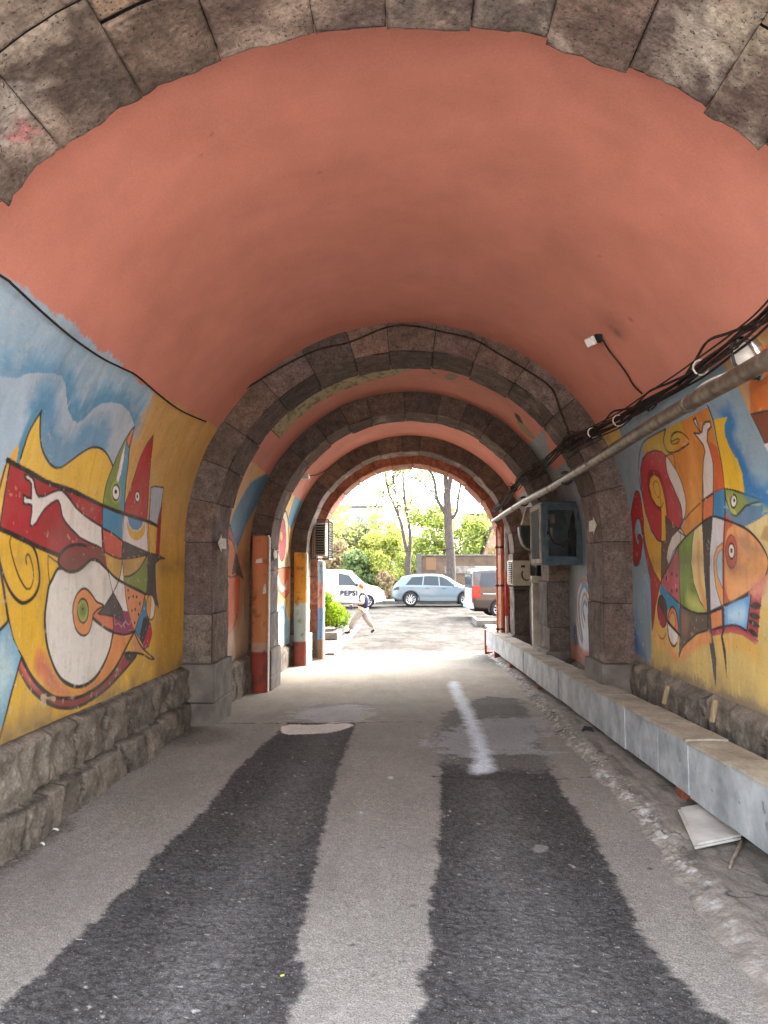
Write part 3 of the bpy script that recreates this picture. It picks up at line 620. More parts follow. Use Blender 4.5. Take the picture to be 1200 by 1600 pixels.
def lost_plaster(U, H, P, c):            # plaster fallen off the second vault
    def hit(px, py):
        q = round_at(px, py, RV); return (q.y, math.atan2(q.z - ZC, XC - q.x) * RV)
    us, ts = U[:, 0], H[0] * RV
    pt = Paint(us, ts, PINK, hit); pt.c = c
    TAN = (176, 162, 124)
    pt.poly([(425, 645), (470, 612), (520, 590), (570, 578), (645, 572), (625, 584), (600, 590), (560, 602), (520, 617), (480, 642), (445, 674), (428, 694), (414, 692)], TAN, rag=.07, soft=.015)
    pt.poly([(408, 694), (425, 676), (432, 680), (420, 692), (406, 704)], TAN, rag=.05, soft=.015)
    pt.poly([(672, 581), (685, 583), (680, 586)], TAN, rag=.02, soft=.01)
    pt.ell(705, 588.5, 10, 5.5, (150, 140, 124), rag=.015, soft=.01)
    pt.poly([(804, 645), (818, 660), (832, 678), (840, 690), (824, 680), (812, 668)], (150, 138, 104), rag=.02, soft=.01)
    pt.poly([(804, 645), (812, 650), (818, 662), (810, 658)], (80, 66, 54), rag=.02, soft=.01)
    cm = np.linalg.norm(c - lin(TAN), axis=-1) < .08
    P[..., 2] += cm * .012
    c *= np.where(cm & (fbm(np.stack([U * 1, H * RV * 3], -1), 9, 4, 3) > .58), .55, 1.0)[..., None]
VL = [('wide salmon-pink plaster vault overhead in the nearest bay', 3.0, 7.95, .02, None), ('pink vault of the second bay with tan patches of fallen plaster', 8.5, 11.2, .022, lost_plaster),
      ('short bright salmon vault of the third bay behind the dark ring', 11.7, 14.95, .06, None), ('last small strip of vault just inside the exit arch', 15.4, 16.4, .08, None)]
for k, (lb, y0, y1, st, fn) in enumerate(VL):
    tag(vault_mesh('vault', y0, y1, 3 + 2 * k, st, fn), lb, 'vault', 'plaster vaults of the passage')

# ---- stone arches built of blocks
def stone_col(rnd, warm):
    b = rnd.uniform(.78, 1.18); base = np.array(lin(rnd.choice(((107, 92, 83), (113, 95, 87), (104, 90, 83), (116, 102, 90), (98, 87, 80))))) if not warm else np.array(lin((150, 98, 76)))
    h = rnd.uniform(-.08, .08)
    return base * b * np.array([1 + h, 1, 1 - h])
def make_arch(label, y0, dep, R, seed, du=.04, jag=0, warm=0, zl=-.1, zr=-.1, plinth=(.6, .6), two=False, vt=.36, edge=.007, soft_pale=0, sx=1.0, stains=()):
    rnd = random.Random(seed); V = []; Fs = []; Cs = []; n0 = 0
    root = None
    Hl, Hr = ZC - zl, ZC - zr; L = Hl + math.pi * R + Hr
    def fmap(u, v, w):
        th = np.clip((u - Hl) / R, 0, math.pi); rr = R + v
        x = XC - sx * rr * np.cos(th); z = ZC + rr * np.sin(th)
        z = np.where(u < Hl, zl + u, np.where(u > Hl + math.pi * R, ZC - (u - Hl - math.pi * R), z))
        return np.stack([x, y0 + w, z], -1)
    cuts = [plinth[0] - zl]
    while cuts[-1] < Hl - .25: cuts.append(min(cuts[-1] + rnd.uniform(.45, .7), Hl))
    cuts[-1] = Hl; na = (18 if jag else 15) + rnd.randint(-1, 1)
    aa = np.cumsum([rnd.uniform(.8, 1.2) for _ in range(na)]); aa = aa / aa[-1] * math.pi * R
    cuts += [Hl + a for a in aa]
    e = L - (plinth[1] - zr); c = cuts[-1]
    while c < e - .25: c = min(c + rnd.uniform(.45, .7), e); cuts.append(c)
    cuts[-1] = e
    def emit(P, c, flip):
        nonlocal n0
        nu, nv = P.shape[:2]; V.append(P.reshape(-1, 3)); Fs.append(grid_faces(nu, nv, n0, flip)); Cs.append(c.reshape(-1, 3)); n0 += nu * nv
    def jamp(u): return .35 + 1.9 * np.abs(np.clip((u - Hl) / R, 0, math.pi) - math.pi / 2) / (math.pi / 2)
    def lins(a, b, st): return np.linspace(a, b, max(3, int(round((b - a) / st)) + 1))
    def edged(arr):                      # extra lines hugging both ends so block edges stay worn and narrow
        a, b = arr[0], arr[-1]; e_ = min(.012, (b - a) * .1); return np.concatenate([[a, a + e_], arr[1:-1], [b - e_, b]])
    g = .003
    for i in range(len(cuts) - 1):
        u0, u1 = cuts[i] + g, cuts[i + 1] - g
        ws = [0, dep]
        if two and rnd.random() < .75: ws = [0, dep * rnd.uniform(.35, .65), dep]
        vo = rnd.uniform(-.012, .012); fo = rnd.uniform(-.012, .012)
        jg = rnd.uniform(-.2, .25) * jag; g = .0012 if jag else .003
        for j in range(len(ws) - 1):
            w0, w1 = ws[j] + g * (j > 0), ws[j + 1] - g * (j < len(ws) - 2)
            lastw = j == len(ws) - 2
            col = stone_col(rnd, warm); vo2 = vo + rnd.uniform(-.008, .008)
            U, Wd = np.meshgrid(edged(lins(u0, u1, du)), edged(lins(w0, w1, du)), indexing='ij')
            # soffit face
            kw = (Wd - w0) / max(1e-6, w1 - w0)
            Wj = Wd.copy()
            if lastw and jag:
                q = np.stack([U, U * 0 + seed], -1); kj = jamp(U); jj = (fbm(q, 3.2, seed, 4) - .45) * 1.1 * jag * kj + jg + (fbm(q, 13, seed + 2, 3) - .5) * .5 * jag * kj
                Wj = Wd + kw ** 2 * jj
            P = fmap(U, U * 0, Wj); n3 = (fbm(P, 6, seed, 4) - .5) * .034 + np.clip(.40 - fbm(P, 16, seed + 3, 3), 0, 1) * .045
            bd = np.zeros_like(U); bd[0, :] = bd[-1, :] = edge; bd[:, 0] = bd[:, -1] = edge
            P = fmap(U, n3 + bd + vo2, Wj)
            cc = col * (.72 + .45 * fbm(P, 3.5, seed + 7, 4))[..., None] * (1 - .35 * (bd > 0))[..., None]
            pale = np.clip((fbm(P * np.array([1, .5, 1]), 4.5, seed + 21, 4) - .62 + soft_pale) * 6, 0, 1)[..., None]
            cc = cc * (1 - pale * .55) + lin((196, 176, 160)) * pale * .42
            emit(P, cc, False)
        for (wf, sgn) in ((0, 1), (dep, -1)):
            if sgn < 0 and not (True): continue
            col = stone_col(rnd, warm)
            U, Vv = np.meshgrid(edged(lins(u0, u1, du)), lins(0, vt, du), indexing='ij')
            bd = np.zeros_like(U); bd[0, :] = bd[-1, :] = edge; bd[:, 0] = edge
            W0 = np.full_like(U, wf); P = fmap(U, Vv, W0); n3 = (fbm(P, 6, seed + 1, 4) - .5) * .03
            Vv2 = Vv + (Vv <= 0) * (vo + edge)
            off = n3 + bd + fo
            if sgn < 0 and jag: off = off - (((fbm(np.stack([U, U * 0 + seed], -1), 3.2, seed, 4) - .45) * 1.1 * jag * jamp(U) + jg))
            P = fmap(U, Vv2, W0 + sgn * off)
            cc = col * (.8 + .45 * fbm(P, 3.5, seed + 9, 4))[..., None]
            emit(P, cc, sgn < 0)
    # dark mortar behind the joints
    U, Wd = np.meshgrid(np.linspace(cuts[0], cuts[-1], 160), np.array([.03, dep - .03 - (jag * .5)]), indexing='ij')
    emit(fmap(U, U * 0 + .03, Wd), np.ones(U.shape + (3,)) * lin((34, 30, 28)), False)
    for wf in (.03, dep - .03):
        U, Vv = np.meshgrid(np.linspace(cuts[0], cuts[-1], 160), np.array([.03, vt]), indexing='ij')
        emit(fmap(U, Vv, U * 0 + wf), np.ones(U.shape + (3,)) * lin((34, 30, 28)), False)
    VV, CC = np.concatenate(V), np.concatenate(Cs)
    for px, py, r_, colr in stains:      # old paint and lime smears
        h_ = np.array(round_at(px, py, R * 1.04)); dd = np.linalg.norm((VV - h_) * np.array([1, .8, 1]), axis=1)
        k_ = np.clip((1.25 - dd / r_ + (fbm(VV, 20, seed + 77, 4) - .5) * 2.6) * 2.5, 0, 1) * (dd < r_ * 2.2); CC = CC * (1 - .55 * k_[:, None]) + lin(colr) * .36 * k_[:, None]
    o = new_mesh('stone_arch', VV, np.concatenate(Fs), M_stone, None, True, CC)
    tag(o, label, 'stone arch', 'stone arches of the passage')
    for side, zb, ph in ((-1, zl, plinth[0]), (1, zr, plinth[1])):
        mb = MB(); x0 = XC + side * (R - .045); x1 = XC + side * (R + vt + .03)
        mid = (zb + ph) / 2 + .05 * side
        for a, b in ((zb, mid - .003), (mid + .003, ph)): mb.box((min(x0, x1), y0 - .05, a), (max(x0, x1), y0 + dep + .04, b), bev=.012)
        pl = mb.build('plinth', M_plinth, o)
    return o
M_plinth = mat('grey_plinth_stone', L4(118, 108, 98), L4(84, 76, 70), scale=5, rough=.85, bump=.35, bscale=30, detail=9)
make_arch('nearest stone arch ring at the top edge with ragged broken blocks', 2.1, .97, 2.0, 5, du=.025, jag=.09, sx=1.08, two=True, plinth=(.5, .5), soft_pale=.10, stains=((12, 185, .10, (206, 196, 188)), (38, 208, .045, (196, 92, 104)), (25, 150, .07, (196, 186, 176)), (1120, 60, .13, (206, 198, 184)), (1075, 95, .10, (200, 190, 176)), (1185, 30, .14, (182, 168, 146)), (20, 30, .16, (176, 162, 146)), (1160, 230, .10, (190, 178, 164)), (880, 40, .07, (186, 174, 162))))
make_arch('big brown stone arch ring after the long murals, black cable looped along it', 7.9, .7, 2.0, 8, du=.035, plinth=(.62, .64), two=False, zl=-.06, zr=-.06)
make_arch('very dark stone arch ring in the middle of the passage, behind the tan plaster patches', 11.1, .7, 2.0, 13, du=.045, zl=-.25, zr=-.25, plinth=(.42, .42), vt=.34)
make_arch('fourth stone arch ring with a pale worn inner rim near the exit', 14.86, .64, 2.0, 21, du=.05, zl=-.35, zr=-.35, plinth=(.3, .3), warm=0, soft_pale=.10)
make_arch('reddish stone arch framing the exit to the street', 16.3, .8, 1.93, 34, du=.05, zl=-.42, zr=-.42, plinth=(.22, .22), warm=1)

# ---- rough stone base courses along the walls
def stone_base(parent, y0, y1, zt, zb, side, seed, out=.10, du=.016, rows=2, slope=0):
    rnd = random.Random(seed); us = np.arange(y0, y1, du); ts = np.linspace(0, 1, max(8, int((zt - zb) / du)))
    U, K = np.meshgrid(us, ts, indexing='ij'); gzz = gz(us)[:, None] - .06
    Z = gzz + (zt - gzz) * K
    q = np.stack([U, Z], -1)
    row_edges = [0, .46 if rows == 2 else 1.0, 1.0] if rows == 2 else [0, 1.0]
    Kw = K + (vn(q, 1.6, seed) - .5) * .05 + (fbm(q, 7, seed, 3) - .5) * .04
    depth = np.zeros_like(U); shade = np.ones_like(U); jd = np.full_like(U, 1.0)
    for r in range(len(row_edges) - 1):
        a, b = row_edges[r], row_edges[r + 1]
        inr = (Kw >= a) & (Kw < b) if r else (Kw < b)
        if r == len(row_edges) - 2: inr = Kw >= a if rows == 2 else np.ones_like(inr)
        cuts = [y0 - .3]
        while cuts[-1] < y1 + .3: cuts.append(cuts[-1] + rnd.uniform(.28, .62))
        Uw = U + (fbm(q, 5, seed + r, 3) - .5) * .12
        idx = np.clip(np.searchsorted(cuts, Uw) - 1, 0, len(cuts) - 2); cu = np.array(cuts)
        du_ = np.minimum(Uw - cu[idx], cu[idx + 1] - Uw); dz = np.minimum(np.abs(Kw - a), np.abs(b - Kw)) * (zt - zb)
        d = np.minimum(du_, dz if rows == 2 else du_)
        sh = np.array([rnd.uniform(.72, 1.2) for _ in cuts])[idx]; pr = np.array([rnd.uniform(0, .05) for _ in cuts])[idx]
        dp = out * (1.15 if r == 0 and rows == 2 else 1.0) * np.clip(d / .014, 0, 1) ** .4 * .5 + pr + (.05 if r == 0 and rows == 2 else 0)
        depth = np.where(inr, dp, depth); shade = np.where(inr, sh, shade); jd = np.where(inr, d, jd)
    depth = depth + (fbm(q, 5.5, seed + 5, 4) - .5) * .05 - np.abs(fbm(q, 4.2, seed + 15, 2) - .5) * .10 + .02 + (vn(q, 34, seed + 17) - .5) * .012 + (fbm(q, 18, seed + 6, 3) - .5) * .025
    depth = depth * np.clip((1 - K) / .06, 0.15, 1)
    X = XC + side * (RV - np.clip(depth, -.01, None))
    c = np.ones(U.shape + (3,)) * lin((120, 111, 101)) * (shade * (.75 + .5 * fbm(q, 5, seed + 8, 4)))[..., None]
    c *= np.where(jd < .009, .35, 1.0)[..., None]
    return new_mesh('stone_base', np.stack([X, U, Z], -1), grid_faces(*U.shape, flip=side < 0), M_base, parent, True, c)
walls = [o for o in COL.objects if o.name.startswith('mural_wall')]
stone_base(wl, 3.0, 7.95, .60, 0, -1, 3)
stone_base(wr, 3.0, 7.95, .68, 0, 1, 6, rows=1, out=.07)
stone_base(walls[2], 8.5, 11.15, .38, -.1, -1, 9, rows=1, du=.03)
stone_base(walls[3], 8.5, 11.15, .34, -.1, 1, 12, rows=1, du=.03)
stone_base(walls[4], 11.7, 14.9, .16, -.2, -1, 15, rows=1, du=.03)
stone_base(walls[5], 11.7, 14.9, .12, -.2, 1, 18, rows=1, du=.03)

# ---- the building the passage runs through
def building_shell():
    mb = MB(); n = 48
    def face(y, R, flip):
        out = []; inn = []
        pts = [(XC - R, -.5)] + [(XC - R * math.cos(math.pi * k / n), ZC + R * math.sin(math.pi * k / n)) for k in range(n + 1)] + [(XC + R, -.5)]
        W_, H_ = 11.0, 5.4
        for (x, z) in pts:
            a = math.atan2(z - ZC, x - XC)
            if z < ZC: o_ = (math.copysign(W_, x - XC), z)
            else:
                t = min(W_ / max(1e-6, abs(math.cos(a))), (H_ - ZC) / max(1e-6, math.sin(a))); o_ = (t * math.cos(a), ZC + t * math.sin(a))
            out.append(o_); inn.append((x, z))
        V = [(x, y, z) for x, z in inn] + [(x, y, z) for x, z in out]; m = len(pts)
        F = [[i, i + 1, m + i + 1, m + i] for i in range(m - 1)]
        # corner fills
        for sx in (-1, 1):
            V.append((sx * W_, y, H_))
        idx = [i for i in range(m - 1) if (out[i][1] < H_ - 1e-6) != (out[i + 1][1] < H_ - 1e-6)]
        for i in idx: F.append([m + i, m + i + 1, 2 * m + (0 if out[i][0] < 0 else 1)])
        if flip: F = [f[::-1] for f in F]
        mb.add(V, F)
    face(2.16, 2.2, False); face(17.02, 2.06, True)
    mb.add([(-11, 2.16, 5.4), (11, 2.16, 5.4), (11, 17.02, 5.4), (-11, 17.02, 5.4)], [[0, 1, 2, 3]])
    for sx in (-11, 11): mb.add([(sx, 2.16, -.5), (sx, 17.02, -.5), (sx, 17.02, 5.4), (sx, 2.16, 5.4)], [[0, 1, 2, 3]])
    o = mb.build('stone_building', mat('facade_stone', L4(176, 150, 132), L4(140, 116, 102), scale=2, rough=.9, bump=.3))
    return tag(o, 'brown stone building that the vaulted passage runs through', 'building')
building_shell()
# ------------------------------------------------------------------ ground, road, ledge
def ground_sheet(name, ys, xs, dz, m, kind='structure'):
    U, X = np.meshgrid(ys, xs, indexing='ij'); Z = gz(U) + dz
    return tag(new_mesh(name, np.stack([X, U, Z], -1), grid_faces(*U.shape, flip=True), m, None, True), kind=kind)
M_ground = mat('street_asphalt', L4(82, 79, 75), L4(60, 58, 55), scale=1.3, rough=.95, bump=.25, bscale=60, detail=12, spec=.0, stretch=(1, .6, 1), fine=6, fine_amt=.3)
ground_sheet('ground', np.array([-400, -80, -20, -5, 0, 2, 5, 8, 11, 15, 17, 18.5, 20, 24, 34, 38, 42, 60, 300, 900]), np.array([-600, -100, -30, -10, -5, -2.5, 0, 2.5, 5, 10, 30, 100, 600]), -.03, M_ground)

M_bounce = mat('unseen_bounce_paving', L4(206, 198, 188), L4(184, 176, 166), scale=1.2, rough=.9, bump=.2)
ground_sheet('pavement', np.array([-45, -20, -5, 0, 1.2, 2.3]), np.array([-30, -10, -3, 0, 3, 10, 30]), -.022, M_bounce)  # unseen pale sheet behind the camera, added to bounce light into the near bay
def road_uv(px, py):
    p = on_ground(px, py); return (p.y, p.x)
ys = np.concatenate([np.arange(-2.5, 2.4, .07), np.arange(2.4, 5, .010), np.arange(5, 9.5, .018), np.arange(9.5, 18.2, .04)])
RP = Paint(ys, np.arange(-2.6, 2.62, .014), (139, 134, 127), road_uv)
RP.toward(np.clip((RP.U - 7.5) / 4, 0, 1) * .85, (172, 165, 151))  # road colour lightened down the passage to imitate light from the exit
RP.toward(np.clip((RP.U - 13.2) / 2.6, 0, 1) * .95, (70, 67, 62))  # colour darkened again at the exit to offset the strong light there
DK = (73, 71, 70)
def track(pts, col, **k): RP.poly(pts, col, **k)
track([(450, 1128), (435, 1142), (400, 1172), (370, 1202), (330, 1252), (285, 1297), (235, 1347), (200, 1387), (130, 1452), (60, 1522), (0, 1578), (-160, 1710), (-600, 2100), (-500, 3200), (380, 3200), (420, 1800), (450, 1600), (455, 1570), (470, 1540), (478, 1500), (462, 1498), (475, 1440), (485, 1400), (495, 1360), (505, 1310), (512, 1260), (525, 1210), (545, 1160), (556, 1128)], DK, sm=False, rag=.034, soft=.022)
track([(690, 1190), (688, 1215), (690, 1260), (685, 1310), (682, 1360), (672, 1420), (670, 1450), (680, 1480), (660, 1520), (665, 1560), (655, 1600), (650, 1800), (640, 3200), (1500, 3200), (1290, 1750), (1145, 1602), (1100, 1570), (1060, 1530), (1020, 1480), (985, 1420), (960, 1370), (930, 1310), (905, 1270), (880, 1240), (860, 1200)], DK, sm=False, rag=.034, soft=.022)
track([(690, 1195), (676, 1160), (700, 1110), (760, 1085), (812, 1090), (840, 1130), (856, 1170), (862, 1208)], (102, 100, 98), sm=False, rag=.10, soft=.08, alpha=.9)
track([(465, 1126), (470, 1105), (500, 1098), (560, 1095), (580, 1100), (558, 1128)], (134, 134, 136), sm=False, rag=.10, soft=.05, alpha=.9)
track([(0, 1330), (60, 1300), (110, 1285), (90, 1310), (0, 1365), (-60, 1390)], (92, 82, 74), rag=.06, soft=.10, alpha=.75)
for px, py, a in ((240, 1140, .6), (300, 1150, .6)): RP.ell(px, py, 70, 14, (100, 92, 84), soft=.2, alpha=a)
for pts in ([(510, 1140), (470, 1220), (430, 1300), (360, 1420), (260, 1600), (200, 1750)], [(770, 1225), (790, 1330), (820, 1440), (880, 1600), (930, 1750)]): RP.line(pts, .30, (104, 102, 100), soft=.4, alpha=.6, rag=.2)
# worn spray of white, paint spill and streak
track([(672, 1165), (700, 1140), (760, 1120), (850, 1120), (850, 1175), (700, 1180)], (176, 178, 180), sm=False, soft=.10, rag=.30, alpha=.55)
track([(701, 1066), (714, 1062), (726, 1085), (741, 1115), (756, 1150), (769, 1186), (766, 1203), (739, 1204), (742, 1172), (728, 1130), (716, 1100), (707, 1082)], (226, 238, 246), soft=.09, rag=.035, alpha=.9)
track([(470, 1108), (560, 1100), (572, 1124), (470, 1124)], (190, 190, 190), soft=.08, rag=.22, alpha=.6)
track([(440, 1137), (455, 1131), (500, 1131), (520, 1127), (551, 1131), (540, 1138), (505, 1144), (450, 1146)], (214, 208, 200), soft=.01, rag=.03)
RP.line([(290, 1131), (420, 1130), (560, 1128.5), (672, 1128)], .02, (70, 64, 60), rag=.05)
RP.line([(678, 1213), (760, 1215), (870, 1216), (950, 1212)], .02, (58, 54, 52), rag=.05); RP.line([(800, 1098), (880, 1100)], .015, (90, 86, 82), rag=.05)
for k, (px, py, r, c) in enumerate(((551, 1476, 4, 98), (565, 1493, 3, 110), (644, 1415, 4, 100), (520, 1393, 3, 110), (597, 1325, 3, 105), (632, 1500, 5, 120), (845, 1322, 12, 128), (1015, 1355, 3, 60), (610, 1215, 4, 188), (565, 1270, 3, 182))): RP.ell(px, py, r, r * .55, (c, c - 3, c - 6), soft=.01, rag=.01)
q = RP.UV; near = np.clip((9 - RP.U) / 4, 0, 1)
darkm = np.clip((.22 - RP.c.mean(-1)) / .12, 0, 1)
RP.mul(.88 + .24 * fbm(q, 2.2, 3, 5)); RP.mul(.90 + .2 * fbm(q * np.array([.3, 1]), 9, 5, 4))
gr = vn(q, 95, 8); RP.mul(1 + (gr - .5) * (.35 + .75 * darkm) * (.35 + .65 * near))
fl = vn(q, 62, 12); RP.toward(np.where(fl > .965, .55, 0) * (.4 + .6 * darkm), (205, 200, 190))
fd = vn(q, 30, 19); RP.toward(np.where(fd > .985, .5, 0), (60, 56, 52))
U, X = RP.U, RP.T
Z = gz(U) + (fbm(q, 1.2, 2, 3) - .5) * .02 + (vn(q, 70, 4) - .5) * .007 * (.4 + darkm)
Z = Z - .012 * np.exp(-((X + .95) / .45) ** 2) - .012 * np.exp(-((X - .75) / .45) ** 2)
M_road = mat('worn_road', (1.0, 1.0, 1.0), (.90, .89, .88), scale=14, rough=.88, attr='Col', detail=6, spec=.08, fine=150, fine_amt=.62)
def road_grain(m):                       # aggregate showing in the worn surface
    nt = m.node_tree; N, K = nt.nodes, nt.links; bs = N['Principled BSDF']; src = bs.inputs['Base Color'].links[0].from_socket
    tc = N.new('ShaderNodeTexCoord'); vo = N.new('ShaderNodeTexVoronoi'); vo.inputs['Scale'].default_value = 70; K.new(tc.outputs['Object'], vo.inputs['Vector'])
    a = N.new('ShaderNodeMapRange'); a.inputs['From Min'].default_value = .26; a.inputs['From Max'].default_value = .14; K.new(vo.outputs['Distance'], a.inputs['Value'])
    sp = N.new('ShaderNodeSeparateColor'); K.new(vo.outputs['Color'], sp.inputs['Color'])
    b = N.new('ShaderNodeMapRange'); b.inputs['From Min'].default_value = .68; b.inputs['From Max'].default_value = .80; K.new(sp.outputs['Red'], b.inputs['Value'])
    mu = N.new('ShaderNodeMath'); mu.operation = 'MULTIPLY'; K.new(a.outputs['Result'], mu.inputs[0]); K.new(b.outputs['Result'], mu.inputs[1])
    mu2 = N.new('ShaderNodeMath'); mu2.operation = 'MULTIPLY'; mu2.inputs[1].default_value = .55; K.new(mu.outputs[0], mu2.inputs[0])
    mx = N.new('ShaderNodeMix'); mx.data_type = 'RGBA'; K.new(mu2.outputs[0], mx.inputs['Factor']); ra = [i for i in mx.inputs if i.type == 'RGBA']; K.new(src, ra[0]); ra[1].default_value = (.42, .40, .38, 1)
    K.new([o for o in mx.outputs if o.type == 'RGBA'][0], bs.inputs['Base Color'])
    n = N.new('ShaderNodeTexNoise'); n.inputs['Scale'].default_value = 110; n.inputs['Detail'].default_value = 4; K.new(tc.outputs['Object'], n.inputs['Vector'])
    bp = N.new('ShaderNodeBump'); bp.inputs['Strength'].default_value = .9; bp.inputs['Distance'].default_value = .008; K.new(n.outputs['Fac'], bp.inputs['Height']); K.new(bp.outputs['Normal'], bs.inputs['Normal'])
road_grain(M_road)
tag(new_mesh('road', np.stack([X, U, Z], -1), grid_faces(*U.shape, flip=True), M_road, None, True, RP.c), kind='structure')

# rough concrete ledge along the right wall
edge_px = [(757, 1015), (775, 1035), (800, 1060), (830, 1100), (870, 1150), (910, 1197), (940, 1232), (990, 1292), (1040, 1362), (1090, 1432), (1130, 1492), (1180, 1572), (1210, 1612), (1300, 1760)]
E = np.array([(on_ground(*p).y, on_ground(*p).x) for p in edge_px])[::-1]
ys = np.concatenate([np.arange(2.3, 9, .010), np.arange(9, 17.3, .03)])
k = np.concatenate([np.linspace(0, .30, 45), np.linspace(.31, 1, 55)])
xe = np.interp(ys, E[:, 0], E[:, 1]); xw = XC + RV - .03
U, K = np.meshgrid(ys, k, indexing='ij'); XE = xe[:, None] + (fbm(np.stack([U, U * 0], -1), 5, 3, 4) - .5) * .10; X = XE + (xw - XE) * K
d = X - XE; q = np.stack([U, X], -1)
rise = .075
ridge = np.exp(-((d - .10) / .055) ** 2) * (.25 + .75 * np.clip((U - 3.4) / 1.4, 0, 1))
prof_h = rise * np.clip(d / .19, 0, 1) ** .85
Z = gz(U) - .015 + prof_h + ridge * ((1 - np.abs(2 * fbm(q * np.array([1.5, .8]), 15, 5, 4) - 1)) ** 2 * .022 - .006) * np.clip(fbm(np.stack([U, U * 0], -1), 2.2, 31, 3) * 3 - .8, .15, 1) + (fbm(q, 3, 7, 4) - .5) * .04 * np.clip(d / .2, 0, 1) + (fbm(q * np.array([1, 2.2]), 7, 9, 4) - .5) * .02
Z = Z + ridge * (vn(q, 55, 41) - .5) * .022
Z = np.where(K == 0, gz(U) - .04, Z)
c = np.ones(U.shape + (3,)) * lin((134, 127, 118)) * (.78 + .42 * fbm(q, 4, 11, 5))[..., None]
pale = np.clip(ridge * 1.3 * (fbm(q, 24, 13, 4) - .47) * 5, 0, 1)[..., None] * .8
c = c * (1 - pale) + lin((188, 186, 182)) * pale
st = np.clip((fbm(q * np.array([.5, 2.5]), 5, 17, 4) - .58) * 5, 0, 1)[..., None]; c = c * (1 - st * .45)
cr = np.abs(fbm(q * np.array([1, .8]), 2.6, 23, 3) - .5) < .006; c = c * np.where(cr, .35, 1.0)[..., None]
M_ledge = mat('crumbling_concrete', (1.08, 1.07, 1.05), (.8, .79, .78), scale=10, rough=.9, bump=.5, bscale=60, attr='Col', detail=9, fine=80, fine_amt=.25)
tag(new_mesh('pavement', np.stack([X, U, Z], -1), grid_faces(*U.shape, flip=True), M_ledge, None, True, c), kind='structure')
def ledge_z(x, y): return float(gz(y)) + .06
# ------------------------------------------------------------------ fittings and loose things inside the passage
M_steel = mat('dull_galvanised', L4(136, 124, 108), L4(84, 70, 58), scale=14, rough=.5, metal=.6, bump=.15, bscale=60)
M_cable = mat('black_cable', L4(40, 34, 32), L4(66, 56, 52), scale=20, rough=.8, spec=.08)
M_white = mat('white_plastic', L4(226, 224, 218), L4(200, 197, 190), scale=9, rough=.5)
M_paper = mat('weathered_paper', L4(228, 224, 214), L4(192, 184, 172), scale=22, rough=.9)
M_dark = mat('dark_inside', L4(34, 32, 32), rough=.9)
M_black = mat('black_rubber', L4(28, 28, 28), rough=.7)
M_mesh = mat('dark_wire', L4(62, 58, 54), rough=.55, metal=.4)
M_wood = mat('old_wood', L4(168, 146, 110), L4(120, 100, 76), scale=8, rough=.85, bump=.3, stretch=(6, 6, 1))
M_brick = mat('red_brick', L4(150, 86, 62), L4(118, 66, 48), scale=9, rough=.9, bump=.4)
rnd = random.Random(77)

# painted half-round ducts on the left
def duct(label, x0, x1, y, dep, zt, bands, seed):
    n = 14; zs = np.linspace(float(gz(y)) - .03, zt, 70); cx, r = (x0 + x1) / 2, (x1 - x0) / 2
    pr = [(x0, dep * .6)] + [(cx - r * math.cos(math.pi * k / n), dep * .25 - dep * .25 * math.sin(math.pi * k / n) + 0) for k in range(n + 1)] + [(x1, dep * .6)]
    A = np.array(pr); U, K = np.meshgrid(zs, np.arange(len(pr)), indexing='ij')
    P = np.stack([A[K.astype(int), 0], y + A[K.astype(int), 1], U], -1); P[..., 0] += (fbm(P, 3, seed, 2) - .5) * .02
    c = np.zeros(P.shape)
    zz = U + (fbm(P, 5, seed + 1, 3) - .5) * .05
    for z0, colr in bands: c[zz >= z0] = lin(colr)
    c *= (.8 + .4 * fbm(P * np.array([1, 1, .5]), 5, seed + 2, 4))[..., None]
    st = np.clip((fbm(P, 12, seed + 3, 4) - .60) * 8, 0, 1)[..., None]; c = c * (1 - st * .6) + lin((120, 88, 64)) * st * .3
    o = new_mesh('drain_duct', P, grid_faces(*U.shape), M_paint, None, True, c); tag(o, label, 'duct', 'painted upright ducts on the left')
    mb = MB(); mb.prism([(a, b + y) for a, b in pr], 'z', zt - .004, zt + .012); mb.build('duct_cap', M_steel, o)
    mb = MB(); mb.box((x1 + .001, y + dep * .28, float(gz(y))), (x1 + .014, y + dep * .66, zt - .01), bev=.003); mb.build('lit_edge_strip', M_paper, o)  # pale strip added to imitate the duct edge lit from the exit
    return o
duct('tall upright duct painted orange-brown with a dark red foot, paper scraps on it', -2.285, -2.055, 10.82, .25, 2.05, [(-9, (146, 66, 52)), (.42, (188, 150, 128)), (.55, (196, 126, 82)), (1.55, (200, 122, 84))], 3)
duct('upright duct painted ochre above, grey in the middle and red at the foot', -2.255, -2.02, 14.5, .30, 1.88, [(-9, (150, 78, 66)), (.22, (170, 178, 172)), (.92, (206, 150, 62))], 5)
duct('short upright duct painted pale red and blue beside the exit', -1.99, -1.865, 16.02, .24, 1.72, [(-9, (150, 112, 86)), (.1, (120, 146, 180)), (.75, (206, 150, 138)), (1.3, (164, 186, 200))], 7)
for lb, px0, px1, py0, py1, in (('torn white paper scrap high on the orange-brown duct', 399, 410, 872, 880), ('small white notice lower on the orange-brown duct', 410, 416, 912, 928)):
    a = at(px0, py1, 10.815); b = at(px1, py0, 10.815); mb = MB()
    mb.prism([(a.x, a.z), (b.x, a.z + .01), (b.x - .005, b.z), (a.x + .02, b.z - .02)], 'y', 10.806 if px0 < 405 else 10.812, 10.814 if px0 < 405 else 10.82)
    tag(mb.build('paper_notice', M_paper), lb, 'paper')

